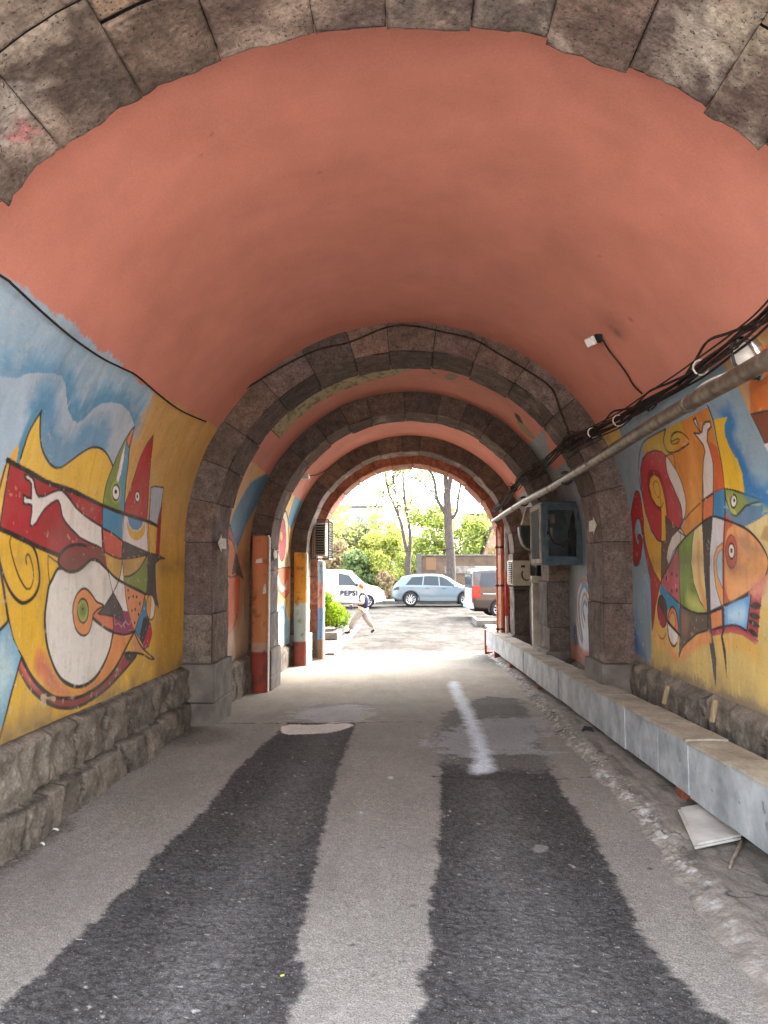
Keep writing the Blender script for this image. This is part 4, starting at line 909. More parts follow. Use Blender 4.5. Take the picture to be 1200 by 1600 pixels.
# white paper arrows on the piers
for lb, y0, y1, z, side, tip in (('white paper arrow on the left pier of the big brown arch', 7.98, 8.34, 1.865, -1, -1), ('small white paper arrow on the left pier of the dark middle arch', 11.2, 11.5, 1.80, -1, -1), ('yellowed paper arrow on the right pier beside the blue cabinet', 8.02, 8.36, 2.05, 1, -1)):
    h = .072; x = XC + side * (RA - .028); L_ = y1 - y0
    poly = [(y0, z), (y0 + L_ * .42, z + h * 1.25), (y0 + L_ * .42, z + h * .8), (y1, z + h * .8), (y1, z - h * .8), (y0 + L_ * .42, z - h * .8), (y0 + L_ * .42, z - h * 1.25)]
    mb = MB(); mb.prism(poly, 'x', x, x + .003); tag(mb.build('paper_arrow', M_paper), lb, 'arrow sign', 'paper arrows on the piers')

# caged air conditioner on the left near the exit
cg = thing('caged_unit', 'dark wire cage holding a beige air conditioner above the left exit pier', 'cage', (-1.86, 15.35, 2.16))
mb = MB(); mb.box((-.12, .10, -.33), (.10, .62, .33), bev=.02); un = mb.build('unit_body', mat('beige_unit', L4(206, 198, 180), L4(180, 170, 152), scale=6, rough=.5), cg)
mb = MB()
for k in range(12): mb.box((-.10, .085, -.28 + k * .05), (.08, .10, -.255 + k * .05))
mb.build('louvre', M_dark, un)
mb = MB(); X0, X1, Y0, Y1, Z0, Z1 = -.17, .17, 0, .72, -.39, .39
for x in (X0, X1):
    for y in (Y0, Y1): mb.box((x - .014, y - .014, Z0), (x + .014, y + .014, Z1))
for z in (Z0, Z1):
    for y in (Y0, Y1): mb.box((X0, y - .013, z - .013), (X1, y + .013, z + .013))
    for x in (X0, X1): mb.box((x - .013, Y0, z - .013), (x + .013, Y1, z + .013))
mb.build('cage_frame', M_mesh, cg)
mb = MB()
for k in range(1, 8): mb.box((X0 + k * .0425 - .003, Y0 - .003, Z0), (X0 + k * .0425 + .003, Y0 + .003, Z1))
for k in range(1, 16): mb.box((X0, Y0 - .006, Z0 + k * .0487 - .003), (X1, Y0 - .002, Z0 + k * .0487 + .003)); mb.box((X1 - .003, Y0, Z0 + k * .0487 - .003), (X1 + .003, Y1, Z0 + k * .0487 + .003))
for k in range(1, 14): mb.box((X1 - .006, Y0 + k * .0514 - .003, Z0), (X1 - .002, Y0 + k * .0514 + .003, Z1))
mb.build('wire_mesh', M_mesh, cg)

# grey gas pipe along the right wall
pp = thing('gas_pipe', 'long dull metal pipe running along the right wall in front of the cables', 'pipe')
PX = lambda y: 1.66 + .004 * math.sin(y * 2.1); PZ = lambda y: 2.585 - .012 * math.sin(y * .9) - (y - 4) * .002
mb = MB(); mb.tube([(PX(y), y, PZ(y)) for y in np.arange(2.6, 16.25, .35)] , .047, 14); mb.build('pipe_run', M_steel, pp)
for y in (4.62, 7.2, 9.3, 12.6):
    mb = MB(); mb.tube([(PX(y), y - .022, PZ(y)), (PX(y), y + .022, PZ(y))], .053, 14); mb.build('pipe_collar', M_steel, pp)
for y in (8.28, 11.4, 15.1):
    mb = MB(); a = [(PX(y) - .01 + .066 * math.cos(t), y, PZ(y) + .066 * math.sin(t)) for t in np.linspace(-math.pi * .75, math.pi * .75, 12)]
    mb.tube(a, .013, 6); mb.tube([(PX(y) + .05, y, PZ(y) + .02), (PX(y) + .20, y, PZ(y) + .12)], .013, 6); mb.build('pipe_clamp', M_mesh, pp)
mb = MB(); mb.tube([(PX(y) + .02 * math.sin(y * 7), y, PZ(y) + .052 + .012 * math.sin(y * 3)) for y in np.arange(2.6, 4.6, .1)], .006, 6)
tag(mb.build('thin_cable', M_paper), 'thin pale wire tied to the near end of the long metal pipe', 'wire')

# bulkhead lamp
y_, t_ = wall_at(1182, 555); xs_, zs_ = prof(np.array([t_]), 1); q0 = Vector((float(xs_[0]) - .02, y_, float(zs_[0])))
th_ = max(0, (t_ - ZC) / RV); nrm_ = Vector((-math.cos(th_), 0, -math.sin(th_))); Mx = Matrix.Translation(q0) @ nrm_.to_track_quat('Z', 'Y').to_matrix().to_4x4() @ Matrix.Diagonal((1, 1.25, 1, 1))
lp = thing('bulkhead_lamp', 'oval silver bulkhead lamp on the right wall behind the pipe', 'lamp')
mb = MB(); mb.lathe([(.0, -.03), (.115, -.03), (.125, 0), (.125, .03), (.105, .045), (.1, .045)], 28, Mx); mb.build('lamp_base', mat('chromed_rim', L4(206, 202, 196), rough=.22, metal=.9), lp)
mb = MB(); mb.lathe([(.1, .046), (.094, .075), (.07, .10), (.035, .115), (.0, .12)], 28, Mx); mb.build('lamp_dome', mat('frosted_dome', L4(196, 190, 180), rough=.25, spec=.6), lp)
mb = MB(); mb.tube([Mx @ Vector((0.02, y, z)) for y, z in ((-.115, .04), (-.08, .1), (0, .13), (.08, .1), (.115, .04))], .010, 6); mb.build('lamp_guard', M_mesh, lp)

# cable bundle
cb = thing('cable_bundle', 'tangled bundle of black cables sagging along the top of the right wall', 'cables')
base = [(1420, 270, 2.2), (1290, 395, 2.2), (1200, 497, 2.2), (1150, 535, 2.21), (1100, 574, 2.2), (1060, 603, 2.2), (1010, 632, 2.19), (970, 657, 2.18), (930, 676, 2.1), (898, 692, 1.95), (880, 700, 1.92), (862, 716, 2.0), (840, 735, 2.0), (815, 748, 1.92), (806, 762, 1.95), (794, 776, 1.94), (782, 790, 1.9), (772, 798, 1.86)]
B3 = [round_at(*b) for b in base]
for k in range(13):
    o1, o2 = rnd.uniform(-.05, .05), rnd.uniform(-.02, .05); ph = rnd.uniform(0, 6)
    pts = []
    n = 5 if k > 9 else len(B3)
    off = 0
    for i, p in enumerate(B3[(3 if k % 4 == 3 else 0):]):
        amp = 1.0 if i < 9 else 1.6
        pts.append(p + Vector((-abs(o2) + rnd.uniform(-.012, .012) * amp, rnd.uniform(-.05, .05), o1 + rnd.uniform(-.02, .02) * amp)))
    P = crv([tuple(p) for p in pts], False, 5)
    mb = MB(); mb.tube(P, rnd.choice((.005, .006, .008, .010)), 6); mb.build('cable', M_cable, cb)
for lab_pts in ([(1010, 560, 2.22)],):
    pass
for k, (i0, i1, sg) in enumerate(((2, 5, .10), (4, 7, .05), (3, 6, -.07), (6, 8, .07))):       # loose upper loops
    a, b = B3[i0], B3[i1]; m_ = (a + b) / 2 + Vector((-.05, 0, sg)); mb = MB(); mb.tube(crv([tuple(a), tuple(a.lerp(m_, .6)), tuple(m_), tuple(b.lerp(m_, .6)), tuple(b)], False, 6), .009, 6); mb.build('cable', M_cable, cb)
for (c, r, n) in ((B3[9], .11, 7), (B3[12], .08, 5), (B3[14], .10, 7), (B3[16], .07, 4), (B3[6], .05, 3)):             # tangles
    for k in range(n):
        ax = Vector((rnd.uniform(-1, 1), rnd.uniform(-1, 1), rnd.uniform(-1, 1))).normalized(); u = ax.orthogonal().normalized(); v = ax.cross(u)
        off = Vector((rnd.uniform(-.06, .02), rnd.uniform(-.12, .12), rnd.uniform(-.05, .05))); rr = r * rnd.uniform(.5, 1.1)
        mb = MB(); mb.tube([c + off + (u * math.cos(t) + v * math.sin(t) * .6) * rr for t in np.linspace(0, rnd.uniform(3.5, 6), 14)], .006, 5); mb.build('cable', M_cable, cb)
for i in (4, 7, 8):
    c = B3[i]; mb = MB(); mb.tube([c + Vector((-.02 + .05 * math.cos(t), 0, .05 * math.sin(t))) for t in np.linspace(0, 6.28, 12)], .006, 5); mb.build('cable_tie', M_paper, cb)

# flood lamp on the vault with its wire
f0 = round_at(932, 529, 2.24); fl = thing('flood_lamp', 'small white flood lamp fixed to the pink vault on the right', 'lamp')
dirn = (Vector((-.9, -.35, -.55))).normalized(); Mx = Matrix.Translation(f0 + Vector((-.05, -.02, -.03))) @ dirn.to_track_quat('Z', 'Y').to_matrix().to_4x4()
mb = MB(); mb.box((-.05, -.036, -.014), (.05, .036, .018), bev=.006, M=Mx); mb.build('lamp_body', M_white, fl)
mb = MB(); mb.box((-.042, -.028, .019), (.042, .028, .024), bev=.002, M=Mx); mb.build('lamp_glass', mat('lamp_glass', L4(238, 240, 242), rough=.15, spec=.6), fl)
mb = MB(); mb.tube([f0 + Vector((.03, .03, .03)), f0 + Vector((0, .02, .0)), f0 + Vector((-.04, 0, -.02))], .014, 6); mb.box(f0 + Vector((-.01, .0, -.02)), f0 + Vector((.05, .06, .04)), bev=.005); mb.build('lamp_bracket', M_black, fl)
wp = [(942, 531), (952, 548), (968, 568), (980, 585), (990, 602), (1003, 615)]
mb = MB(); mb.tube(crv([tuple(round_at(x, y, 2.272)) for x, y in wp], False, 5), .008, 6); tag(mb.build('lamp_wire', M_cable), 'single wire hanging down the vault from the white flood lamp', 'wire')
# left: wire along the top of the mural and round the big arch
wp = [(-160, 330), (0, 430), (20, 445), (50, 473), (80, 500), (120, 533), (160, 560), (190, 575), (215, 588), (250, 618), (285, 643), (322, 659)]
mb = MB(); mb.tube(crv([tuple(round_at(x, y, 2.268)) for x, y in wp], False, 5), .007, 6); tag(mb.build('thin_cable', M_cable), 'thin dark wire sagging along the top edge of the left mural', 'wire')
wp = [(288, 742), (293, 725), (318, 685), (345, 645), (378, 612), (412, 590), (455, 565), (500, 545), (545, 535), (605, 511), (645, 509), (690, 518), (740, 530), (780, 553), (826, 580), (862, 607), (875, 640), (890, 678)]
mb = MB(); mb.tube(crv([tuple(at(x, y, 7.84)) for x, y in wp], False, 4), .011, 6); tag(mb.build('thin_cable', M_cable), 'black cable looped over the face of the big brown arch', 'wire')
s0 = at(286, 742, 7.82); mb = MB(); mb.tube([s0 + Vector((.02, .04, .07)), s0 + Vector((0, 0, .02)), s0 + Vector((0, 0, -.09))], [.02, .05, .03], 8); tag(mb.build('cable_gland', M_black), 'blackened stub of conduit where the cable leaves the left wall', 'conduit')
s0 = round_at(472, 744, 2.22); sl = thing('spot_lamp', 'tiny lamp with a wire on the left of the third vault', 'lamp')
mb = MB(); mb.box(s0 + Vector((-.03, -.08, -.05)), s0 + Vector((.12, .05, .03)), bev=.01); mb.build('lamp_body', M_white, sl)
mb = MB(); mb.tube([s0 + Vector((-.08, .02, .02)), s0 + Vector((.02, .06, .02))], .02, 6); mb.build('lamp_bracket', M_black, sl)
mb = MB(); mb.tube(crv([tuple(round_at(*p, 2.27)) for p in ((478, 743), (495, 742), (512, 733), (525, 722))], False, 5), .009, 5); tag(mb.build('lamp_wire', M_cable), 'short wire trailing from the tiny lamp on the third vault', 'wire')

# blue mesh-door cabinet on the right
ca = thing('mesh_cabinet', 'old blue wooden cabinet with wire mesh doors hung beside the right pier', 'cabinet', (1.975, 10.2, 2.055))
M_blue = mat('worn_blue_paint', L4(82, 96, 102), L4(54, 66, 72), scale=10, rough=.7, bump=.2, bscale=40)
M_oldwh = mat('worn_white_paint', L4(176, 162, 146), L4(126, 108, 92), scale=9, rough=.8, bump=.25)
x0, x1, y0, y1, z0, z1 = -.275, .262, 0, .88, -.395, .395
mb = MB()
mb.box((x0 + .02, y1 - .02, z0), (x1, y1, z1)); mb.box((x1 - .02, .02, z0), (x1, y1 - .021, z1)); mb.box((x0, -.005, z1 + .001), (x1 + .02, y1 + .02, z1 + .022)); mb.box((x0, 0, z0 - .022), (x1, y1, z0 - .001))
mb.build('cabinet_case', M_blue, ca)
def frame(name, m, plane, a0, a1, b0, b1, p0, p1, w, par):
    mb = MB(); f = (lambda a, b, p: (a, p, b)) if plane == 'y' else (lambda a, b, p: (p, a, b))
    for A, B in (((a0, b0), (a0 + w, b1)), ((a1 - w, b0), (a1, b1)), ((a0 + w, b0), (a1 - w, b0 + w)), ((a0 + w, b1 - w), (a1 - w, b1))): mb.box(f(A[0], A[1], p0), f(B[0], B[1], p1), bev=.004)
    return mb.build(name, m, par)
frame('cabinet_frame', M_blue, 'y', x0, x1, z0, z1, -.002, .035, .05, ca)
dr = frame('mesh_door', M_blue, 'y', x0 + .035, x1 - .035, z0 + .04, z1 - .04, -.022, -.004, .05, ca)
mb = MB(); nx = 16; nz = 22
for k in range(nx): x = x0 + .085 + k * (x1 - x0 - .17) / (nx - 1); mb.box((x - .0018, -.014, z0 + .09), (x + .0018, -.011, z1 - .09))
for k in range(nz): z = z0 + .09 + k * (z1 - z0 - .18) / (nz - 1); mb.box((x0 + .085, -.0108, z - .0018), (x1 - .085, -.0080, z + .0018))
mb.build('wire_mesh', M_mesh, dr)
mb = MB(); mb.box((x0 + .06, -.045, -.02), (x0 + .10, -.0225, .03), bev=.004); mb.build('latch', M_black, dr)
sd = frame('mesh_door', M_oldwh, 'x', y0 + .04, y1, z0 + .001, z1 - .001, x0 - .016, x0 + .012, .06, ca)
mb = MB()
for k in range(27): y = .10 + k * .0285; mb.box((x0 - .004, y - .0018, z0 + .06), (x0 - .001, y + .0018, z1 - .06))
for k in range(28): z = z0 + .07 + k * .0235; mb.box((x0 - .0008, .10, z - .0018), (x0 + .0022, y1 - .06, z + .0018))
mb.build('wire_mesh', M_mesh, sd)
mb = MB(); mb.box((-.12, y1 - .06, .18), (.05, y1 - .022, .31), bev=.005); mb.box((-.10, y1 - .05, -.05), (.02, y1 - .022, .12), bev=.005); mb.build('meter_box', M_oldwh, ca)
mb = MB(); mb.tube(crv([(-.13, .3, .2), (-.12, .28, 0), (-.05, .25, -.13), (.10, .22, -.12), (.2, .2, .0)], False, 6), .012, 6); mb.tube(crv([(.22, .3, .33), (.17, .3, 0), (.2, .3, -.3)], False, 5), .03, 8); mb.tube([(.02, .2, -.16), (.12, .22, -.10), (.25, .2, .02)], .026, 8); mb.build('inner_pipes', M_black, ca)

# half-round hood behind the cabinet
hd = thing('vent_hood', 'dark half-round metal hood hanging behind the blue cabinet', 'hood', (1.975, 13.0, 2.29))
pr = [(math.cos(t) * .17, math.sin(t) * .36) for t in np.linspace(math.pi * .5, math.pi * 1.5, 18)]
mb = MB(); mb.prism([(x, z - .03) for x, z in pr if z < .05] + [(0.02, .02)], 'y', 0, .30); mb.build('hood_shell', mat('dark_grey_metal', L4(62, 66, 62), L4(44, 46, 44), scale=5, rough=.6), hd)
mb = MB(); mb.prism([(-.13, .03), (.03, .03), (.03, .33), (-.05, .33)], 'y', .02, .24); mb.build('hood_throat', M_oldwh, hd)
mb = MB(); mb.tube([(x * 1.03, -.012, z - .03) for x, z in pr if z < .06], .014, 6); mb.build('hood_rim', M_oldwh, hd)
mb = MB(); mb.box((-.02, .05, -.40), (.05, .12, -.37)); mb.box((-.01, .06, -.46), (.03, .10, -.40)); mb.build('hood_bracket', M_black, hd)

# outdoor unit, standpipe, thin poles
ac = thing('air_conditioner', 'small beige outdoor air conditioner unit on the right pier below the hood', 'air conditioner', (1.955, 14.0, 1.50))
M_beige = mat('beige_enamel', L4(180, 171, 152), L4(158, 147, 127), scale=5, rough=.45)
mb = MB(); mb.box((-.155, 0, -.225), (.17, .78, .225), bev=.012); mb.build('casing', M_beige, ac)
mb = MB()
for k in range(11): mb.box((-.175, .06, -.19 + k * .035), (-.158, .60, -.175 + k * .035), bev=.002)
mb.build('grille', M_beige, ac)
mb = MB(); mb.box((-.1575, .05, -.20), (-.1555, .61, .20)); mb.build('grille_back', M_dark, ac)
mb = MB(); mb.box((.0, -.006, .10), (.07, -.001, .14)); mb.build('label_plate', M_dark, ac)
mb = MB(); mb.tube(crv([(.03, -.01, .03), (.01, -.03, -.02), (.03, -.035, -.09), (.09, -.03, -.13), (.13, .0, -.12)], False, 5), .011, 6); mb.build('hose', M_black, ac)
for yb in (.03, .6): mb = MB(); mb.box((-.14, yb, -.262), (.16, yb + .04, -.228)); mb.build('bracket', M_mesh, ac)
sp = thing('standpipe', 'thick grey upright pipe with a collar on top, between the right-hand piers', 'pipe', (1.97, 12.25, 0))
mb = MB(); z0_ = float(gz(12.25)); mb.tube([(0.0, 0, z0_), (0, 0, .0), (0, 0, 1.42)], .095, 20); mb.build('pipe_run', mat('grey_pipe_paint', L4(176, 170, 154), L4(140, 130, 114), scale=4, rough=.55, bump=.1), sp)
mb = MB(); mb.tube([(0, 0, 1.36), (0, 0, 1.47)], .108, 20); mb.build('pipe_collar', M_beige, sp)
mb = MB(); mb.tube([(0, 0, z0_), (0, 0, z0_ + .28)], .112, 20); mb.build('pipe_foot', mat('dark_pipe', L4(104, 98, 90), rough=.7), sp)
mb = MB(); mb.tube([(0.03, .0, 1.47), (.03, .02, 1.60), (.08, .05, 1.74)], .05, 12); mb.build('pipe_neck', M_dark, sp)
rp = thing('thin_pole', 'thin pole painted white with red bands beside the exit pier', 'pole', (1.90, 15.75, 0))
for z0_, z1_, c in ((-.28, .0, (190, 70, 60)), (.0, .62, (206, 190, 180)), (.62, 1.3, (196, 60, 54)), (1.3, 1.5, (222, 130, 90)), (1.5, 2.5, (196, 196, 196))):
    mb = MB(); mb.tube([(0, 0, z0_ + .001), (0, 0, z1_ - .001)], .034, 10); mb.build('pole_section', mat('pole_paint', L4(*c), L4(*[int(v * .8) for v in c]), scale=8, rough=.6), rp)
for lb, px, y, r in (('left one of two slim orange conduits at the right edge of the exit', 776.5, 16.2, .022), ('right one of two slim orange conduits at the right edge of the exit', 784, 16.22, .028)):
    a = at(px, 900, y); mb = MB(); mb.tube([(a.x, y, float(gz(y))), (a.x, y, 2.45)], r, 10)
    o = mb.build('conduit', mat('orange_paint', L4(206, 132, 92), L4(170, 98, 66), scale=6, rough=.7)); tag(o, lb, 'conduit', 'conduits at the exit')
    for z in (.3, 1.2, 2.0):
        mb = MB(); mb.box((a.x - r - .012, y - r - .006, z), (a.x + r + .03, y + r + .01, z + .04), bev=.004); mb.build('pipe_clamp', M_mesh, o)

# long slab-covered channel on brick supports
ch = thing('slab_channel', 'long low channel cased in pale grey slabs, raised on bricks along the right side', 'channel')
M_slab = mat('marble_slab_face', L4(176, 179, 179), L4(122, 127, 129), scale=3.4, rough=.55, bump=.08, bscale=20, detail=10, spec=.4, fine=14, fine_amt=.12, speck=L4(120, 122, 122), speck_scale=16, speck_amt=-.6)
M_top = mat('dusty_slab_top', L4(176, 168, 152), L4(140, 130, 114), scale=4, rough=.85, bump=.3, bscale=26, detail=10, fine=40, fine_amt=.2)
fx = lambda y: 1.775 - .010 * (y - 4); ft = lambda y: .508 - .0232 * (y - 4.0)
ycur = 2.35
while ycur < 17.4:
    w = rnd.uniform(.5, .85); y2 = min(ycur + w, 17.5)
    if 17.5 - y2 < .4: y2 = 17.5
    j = rnd.uniform(-.006, .006); jz = rnd.uniform(-.006, .006); V = []
    a, b = ycur + .004, y2 - .004
    hgt = .335
    def pt(y, dx, dz): return (fx(y) + dx + j, y, ft(y) + dz + jz)
    mb = MB(); V = [pt(y, dx, dz) for y in (a, b) for dx, dz in ((0, 0), (.03, 0), (.03, -hgt), (0, -hgt))]
    bm = bmesh.new(); vs = [bm.verts.new(v) for v in V]
    for f in ((0, 1, 2, 3), (7, 6, 5, 4), (0, 4, 5, 1), (1, 5, 6, 2), (2, 6, 7, 3), (3, 7, 4, 0)): bm.faces.new([vs[i] for i in f])
    bmesh.ops.bevel(bm, geom=list(bm.edges), offset=.004, segments=1, affect='EDGES'); bmesh.ops.recalc_face_normals(bm, faces=bm.faces)
    mb.bm(bm); mb.build('face_slab', M_slab, ch)
    n_ = 8; US = np.linspace(a, b, n_); KS = np.linspace(0, .27, 6); U, K = np.meshgrid(US, KS, indexing='ij')
    top = np.stack([fx(U) - .012 + j + K, U, ft(U) + .022 + jz + (fbm(np.stack([U, K], -1), 6, 3, 3) - .5) * .014], -1); top[..., 1] += (rnd.uniform(-.02, .02)) * (K / .27)
    bot = top.copy(); bot[..., 2] -= .02; m_ = n_ * 6
    Vv = np.concatenate([top.reshape(-1, 3), bot.reshape(-1, 3)]); idx = np.arange(m_).reshape(n_, 6)
    Fc = grid_faces(n_, 6, 0, True).tolist()
    bd = [(idx[i, 0], idx[i + 1, 0]) for i in range(n_ - 1)] + [(idx[-1, k], idx[-1, k + 1]) for k in range(5)] + [(idx[i + 1, -1], idx[i, -1]) for i in range(n_ - 1)] + [(idx[0, k + 1], idx[0, k]) for k in range(5)]
    Fc += [[p, q_, q_ + m_, p + m_] for p, q_ in bd]
    new_mesh('top_slab', Vv, Fc, M_top, ch)
    ycur = y2
mb = MB()
for y in (2.5, 17.4): pass
mb.add([(fx(2.4) + .031, 2.4, ft(2.4) - .01), (fx(2.4) + .24, 2.4, ft(2.4) - .01), (fx(2.4) + .24, 2.4, ft(2.4) - .33), (fx(2.4) + .031, 2.4, ft(2.4) - .33), (fx(17.45) + .031, 17.45, ft(17.45) - .01), (fx(17.45) + .24, 17.45, ft(17.45) - .01), (fx(17.45) + .24, 17.45, ft(17.45) - .33), (fx(17.45) + .031, 17.45, ft(17.45) - .33)], [[0, 1, 2, 3], [7, 6, 5, 4], [0, 3, 7, 4], [1, 5, 6, 2], [2, 6, 7, 3], [0, 4, 5, 1]])
mb.build('channel_body', M_top, ch)
for y in (3.0, 5.4, 8.6, 11.0, 13.9, 16.2):
    mb = MB(); zt = ft(y) - .336; mb.box((fx(y) + .035, y - .06, ledge_z(0, y) - .04), (fx(y) + .23, y + .06, zt - .002), bev=.006); mb.build('brick_support', M_brick, ch)
mb = MB(); mb.box((fx(17.5) - .03, 17.51, float(gz(17.5)) - .02), (fx(17.5) + .02, 17.55, ft(17.5) - .0)); mb.box((fx(17.5) + .021, 17.51, float(gz(17.5)) - .02), (fx(17.5) + .30, 17.55, float(gz(17.5)) + .05)); mb.build('end_board', M_brick, ch)

# loose bits on the floor
def ledge_at(px, py, dz=.07):
    d = ray(px, py); s = 3.0
    for _ in range(60): p = C0 + d * s; s += (p.z - float(gz(p.y)) - dz) * .6
    return C0 + d * s
c4 = [ledge_at(*p, .085) for p in ((1060, 1268), (1086, 1327), (1158, 1312), (1124, 1256))]
mb = MB(); up = Vector((0, 0, .006)); cc_ = sum(c4, Vector()) / 4
for k, (s_, z_) in enumerate(((1.0, 0), (.97, .014))):
    q4 = [cc_ + (p - cc_) * s_ + Vector((.012 * k, .006 * k, z_)) for p in c4]
    V = q4 + [p + Vector((0, 0, .012)) for p in q4]; mb.add(V, [[0, 1, 2, 3], [7, 6, 5, 4], [0, 4, 5, 1], [1, 5, 6, 2], [2, 6, 7, 3], [3, 7, 4, 0]])
o = mb.build('floor_tile', mat('dusty_white_tile', L4(214, 210, 202), L4(176, 170, 160), scale=5, rough=.5, bump=.12, detail=10)); tag(o, 'pair of dusty white tiles lying under the near end of the slab channel', 'tile')
mb = MB(); mb.tube([ledge_at(*p, .08) for p in ((1162, 1300), (1158, 1318), (1152, 1330), (1144, 1345), (1140, 1356))], [.012, .010, .009, .008, .006], 6); tag(mb.build('plastic_strip', M_oldwh), 'curled grey strip lying beside the white tiles', 'strip')
g = ledge_at(918, 1144, .075); mb = MB(); mb.tube(crv([tuple(g + Vector(v)) for v in ((-.05, .0, .01), (-.02, .015, .035), (.03, .0, .03), (.05, -.03, .012))], False, 5), [.006] * 4 + [.02] * 6 + [.012] * 6, 6) if False else mb.tube([g + Vector(v) for v in ((-.05, .0, .01), (-.02, .015, .035), (.03, .0, .03), (.05, -.03, .012))], [.008, .024, .02, .006], 6); tag(mb.build('debris', M_black), 'crumpled black scrap on the concrete ledge', 'litter')
for lb, a, b in (('white cigarette end on the floor near the left wall', (81, 1299), (91, 1300)), ('crumpled white scrap on the floor near the left wall', (63, 1321), (69, 1323))):
    p, q_ = on_ground(*a), on_ground(*b); mb = MB(); mb.tube([p + Vector((0, 0, .012)), (p + q_) / 2 + Vector((0, .004, .016)), q_ + Vector((0, 0, .012))], .006, 6); tag(mb.build('litter', M_paper), lb, 'litter')
for k, (px, py, w) in enumerate(((441, 1489 + 0, .010),)):
    p = on_ground(px, 1529); mb = MB(); mb.tube([p + Vector((-.007, 0, .010)), p + Vector((.007, .006, .011))], .004, 5); tag(mb.build('litter', mat('yellow_leaf', L4(180, 180, 80), rough=.7)), 'tiny yellow leaf on the dark left wheel track', 'leaf')
for lb, px, p0, p1 in (('short wooden peg stuck in the right stone base, the farther one', 1040, 1072, 1100), ('short wooden peg stuck in the right stone base, the nearer one', 1115, 1094, 1128)):
    x = 2.13; Yd = x * FPX / (px - VPX); a, b = at(px + 3, p0, Yd), at(px - 3, p1, Yd); mb = MB(); mb.box((-.012, -.016, 0), (.012, .016, (a - b).length), bev=.003, M=Matrix.Translation(b) @ (a - b).to_track_quat('Z', 'Y').to_matrix().to_4x4()); tag(mb.build('wooden_peg', M_wood), lb, 'peg')
# ------------------------------------------------------------------ the street beyond
GS = float(gz(30))
M_pave = mat('pale_pavement', L4(104, 100, 95), L4(80, 77, 73), scale=3, rough=.9, bump=.25, bscale=30)
def slab(name, x0, x1, y0, y1, h, m=M_pave, kind='structure'):
    ys = np.linspace(y0, y1, 16); mb = MB()
    V = []; 
    for y in ys:
        z = float(gz(y)); V += [(x0, y, z - .1), (x0, y, z + h), (x1, y, z + h), (x1, y, z - .1)]
    F = [[i * 4 + k, i * 4 + k + 1, (i + 1) * 4 + k + 1, (i + 1) * 4 + k] for i in range(15) for k in range(3)] + [[0, 3, 2, 1], [60, 61, 62, 63]]
    mb.add(V, F); return tag(mb.build(name, m), kind=kind)
slab('pavement', -6.0, -1.90, 17.1, 26.0, .03)
slab('kerb', -1.899, -1.74, 17.1, 26.2, .04)
slab('pavement', -40, 40, 41.6, 46, .13)
slab('kerb', -40, 40, 41.4, 41.599, .15)
slab('pavement', 2.4, 9, 17.3, 27.0, .06)

def leaves(n, centres, radii, size, cols, seed, squash=1.0, up=.3):
    r = np.random.default_rng(seed); k = r.integers(0, len(centres), n); C = np.array(centres)[k]; Rr = np.array(radii)[k]
    d = r.normal(size=(n, 3)); d /= np.linalg.norm(d, axis=1)[:, None]
    P = C + d * (Rr * r.uniform(.35, 1.0, n) ** .55)[:, None] * np.array([1, 1, squash])
    a = r.normal(size=(n, 3)); a /= np.linalg.norm(a, axis=1)[:, None]; b = np.cross(a, r.normal(size=(n, 3))); b /= np.linalg.norm(b, axis=1)[:, None]
    s = size * r.uniform(.55, 1.35, n)[:, None]
    V = np.stack([P - a * s, P + b * s * .5, P + a * s, P - b * s * .5], 1).reshape(-1, 3); F = np.arange(4 * n).reshape(n, 4)
    cs = np.array([lin(c) for c in cols]); ci = cs[r.integers(0, len(cs), n)] * r.uniform(.7, 1.3, n)[:, None]
    return V, F, np.repeat(ci * .82, 4, axis=0)
M_leaf = mat('leaf', (1, 1, 1), rough=.6, attr='Col', spec=.2)
def add_trans(m):
    nt = m.node_tree; bs = nt.nodes['Principled BSDF']; tr = nt.nodes.new('ShaderNodeBsdfTranslucent'); mx = nt.nodes.new('ShaderNodeMixShader'); mx.inputs[0].default_value = .35
    a = nt.nodes.new('ShaderNodeAttribute'); a.attribute_name = 'Col'; nt.links.new(a.outputs['Color'], tr.inputs['Color'])
    nt.links.new(bs.outputs[0], mx.inputs[1]); nt.links.new(tr.outputs[0], mx.inputs[2]); nt.links.new(mx.outputs[0], nt.nodes['Material Output'].inputs['Surface'])
add_trans(M_leaf)
M_bark = mat('grey_bark', L4(86, 77, 72), L4(58, 51, 47), scale=9, rough=.95, bump=.5, bscale=30, stretch=(3, 3, .6))
YG = [(186, 192, 92), (196, 202, 108), (174, 178, 92), (140, 156, 84)]; GR = [(110, 130, 80), (128, 146, 86), (98, 118, 80), (136, 150, 100)]; BR = [(176, 148, 116), (162, 136, 106), (150, 152, 108), (186, 164, 128)]; MX = [(166, 180, 92), (132, 156, 84), (180, 192, 104), (118, 140, 84)]
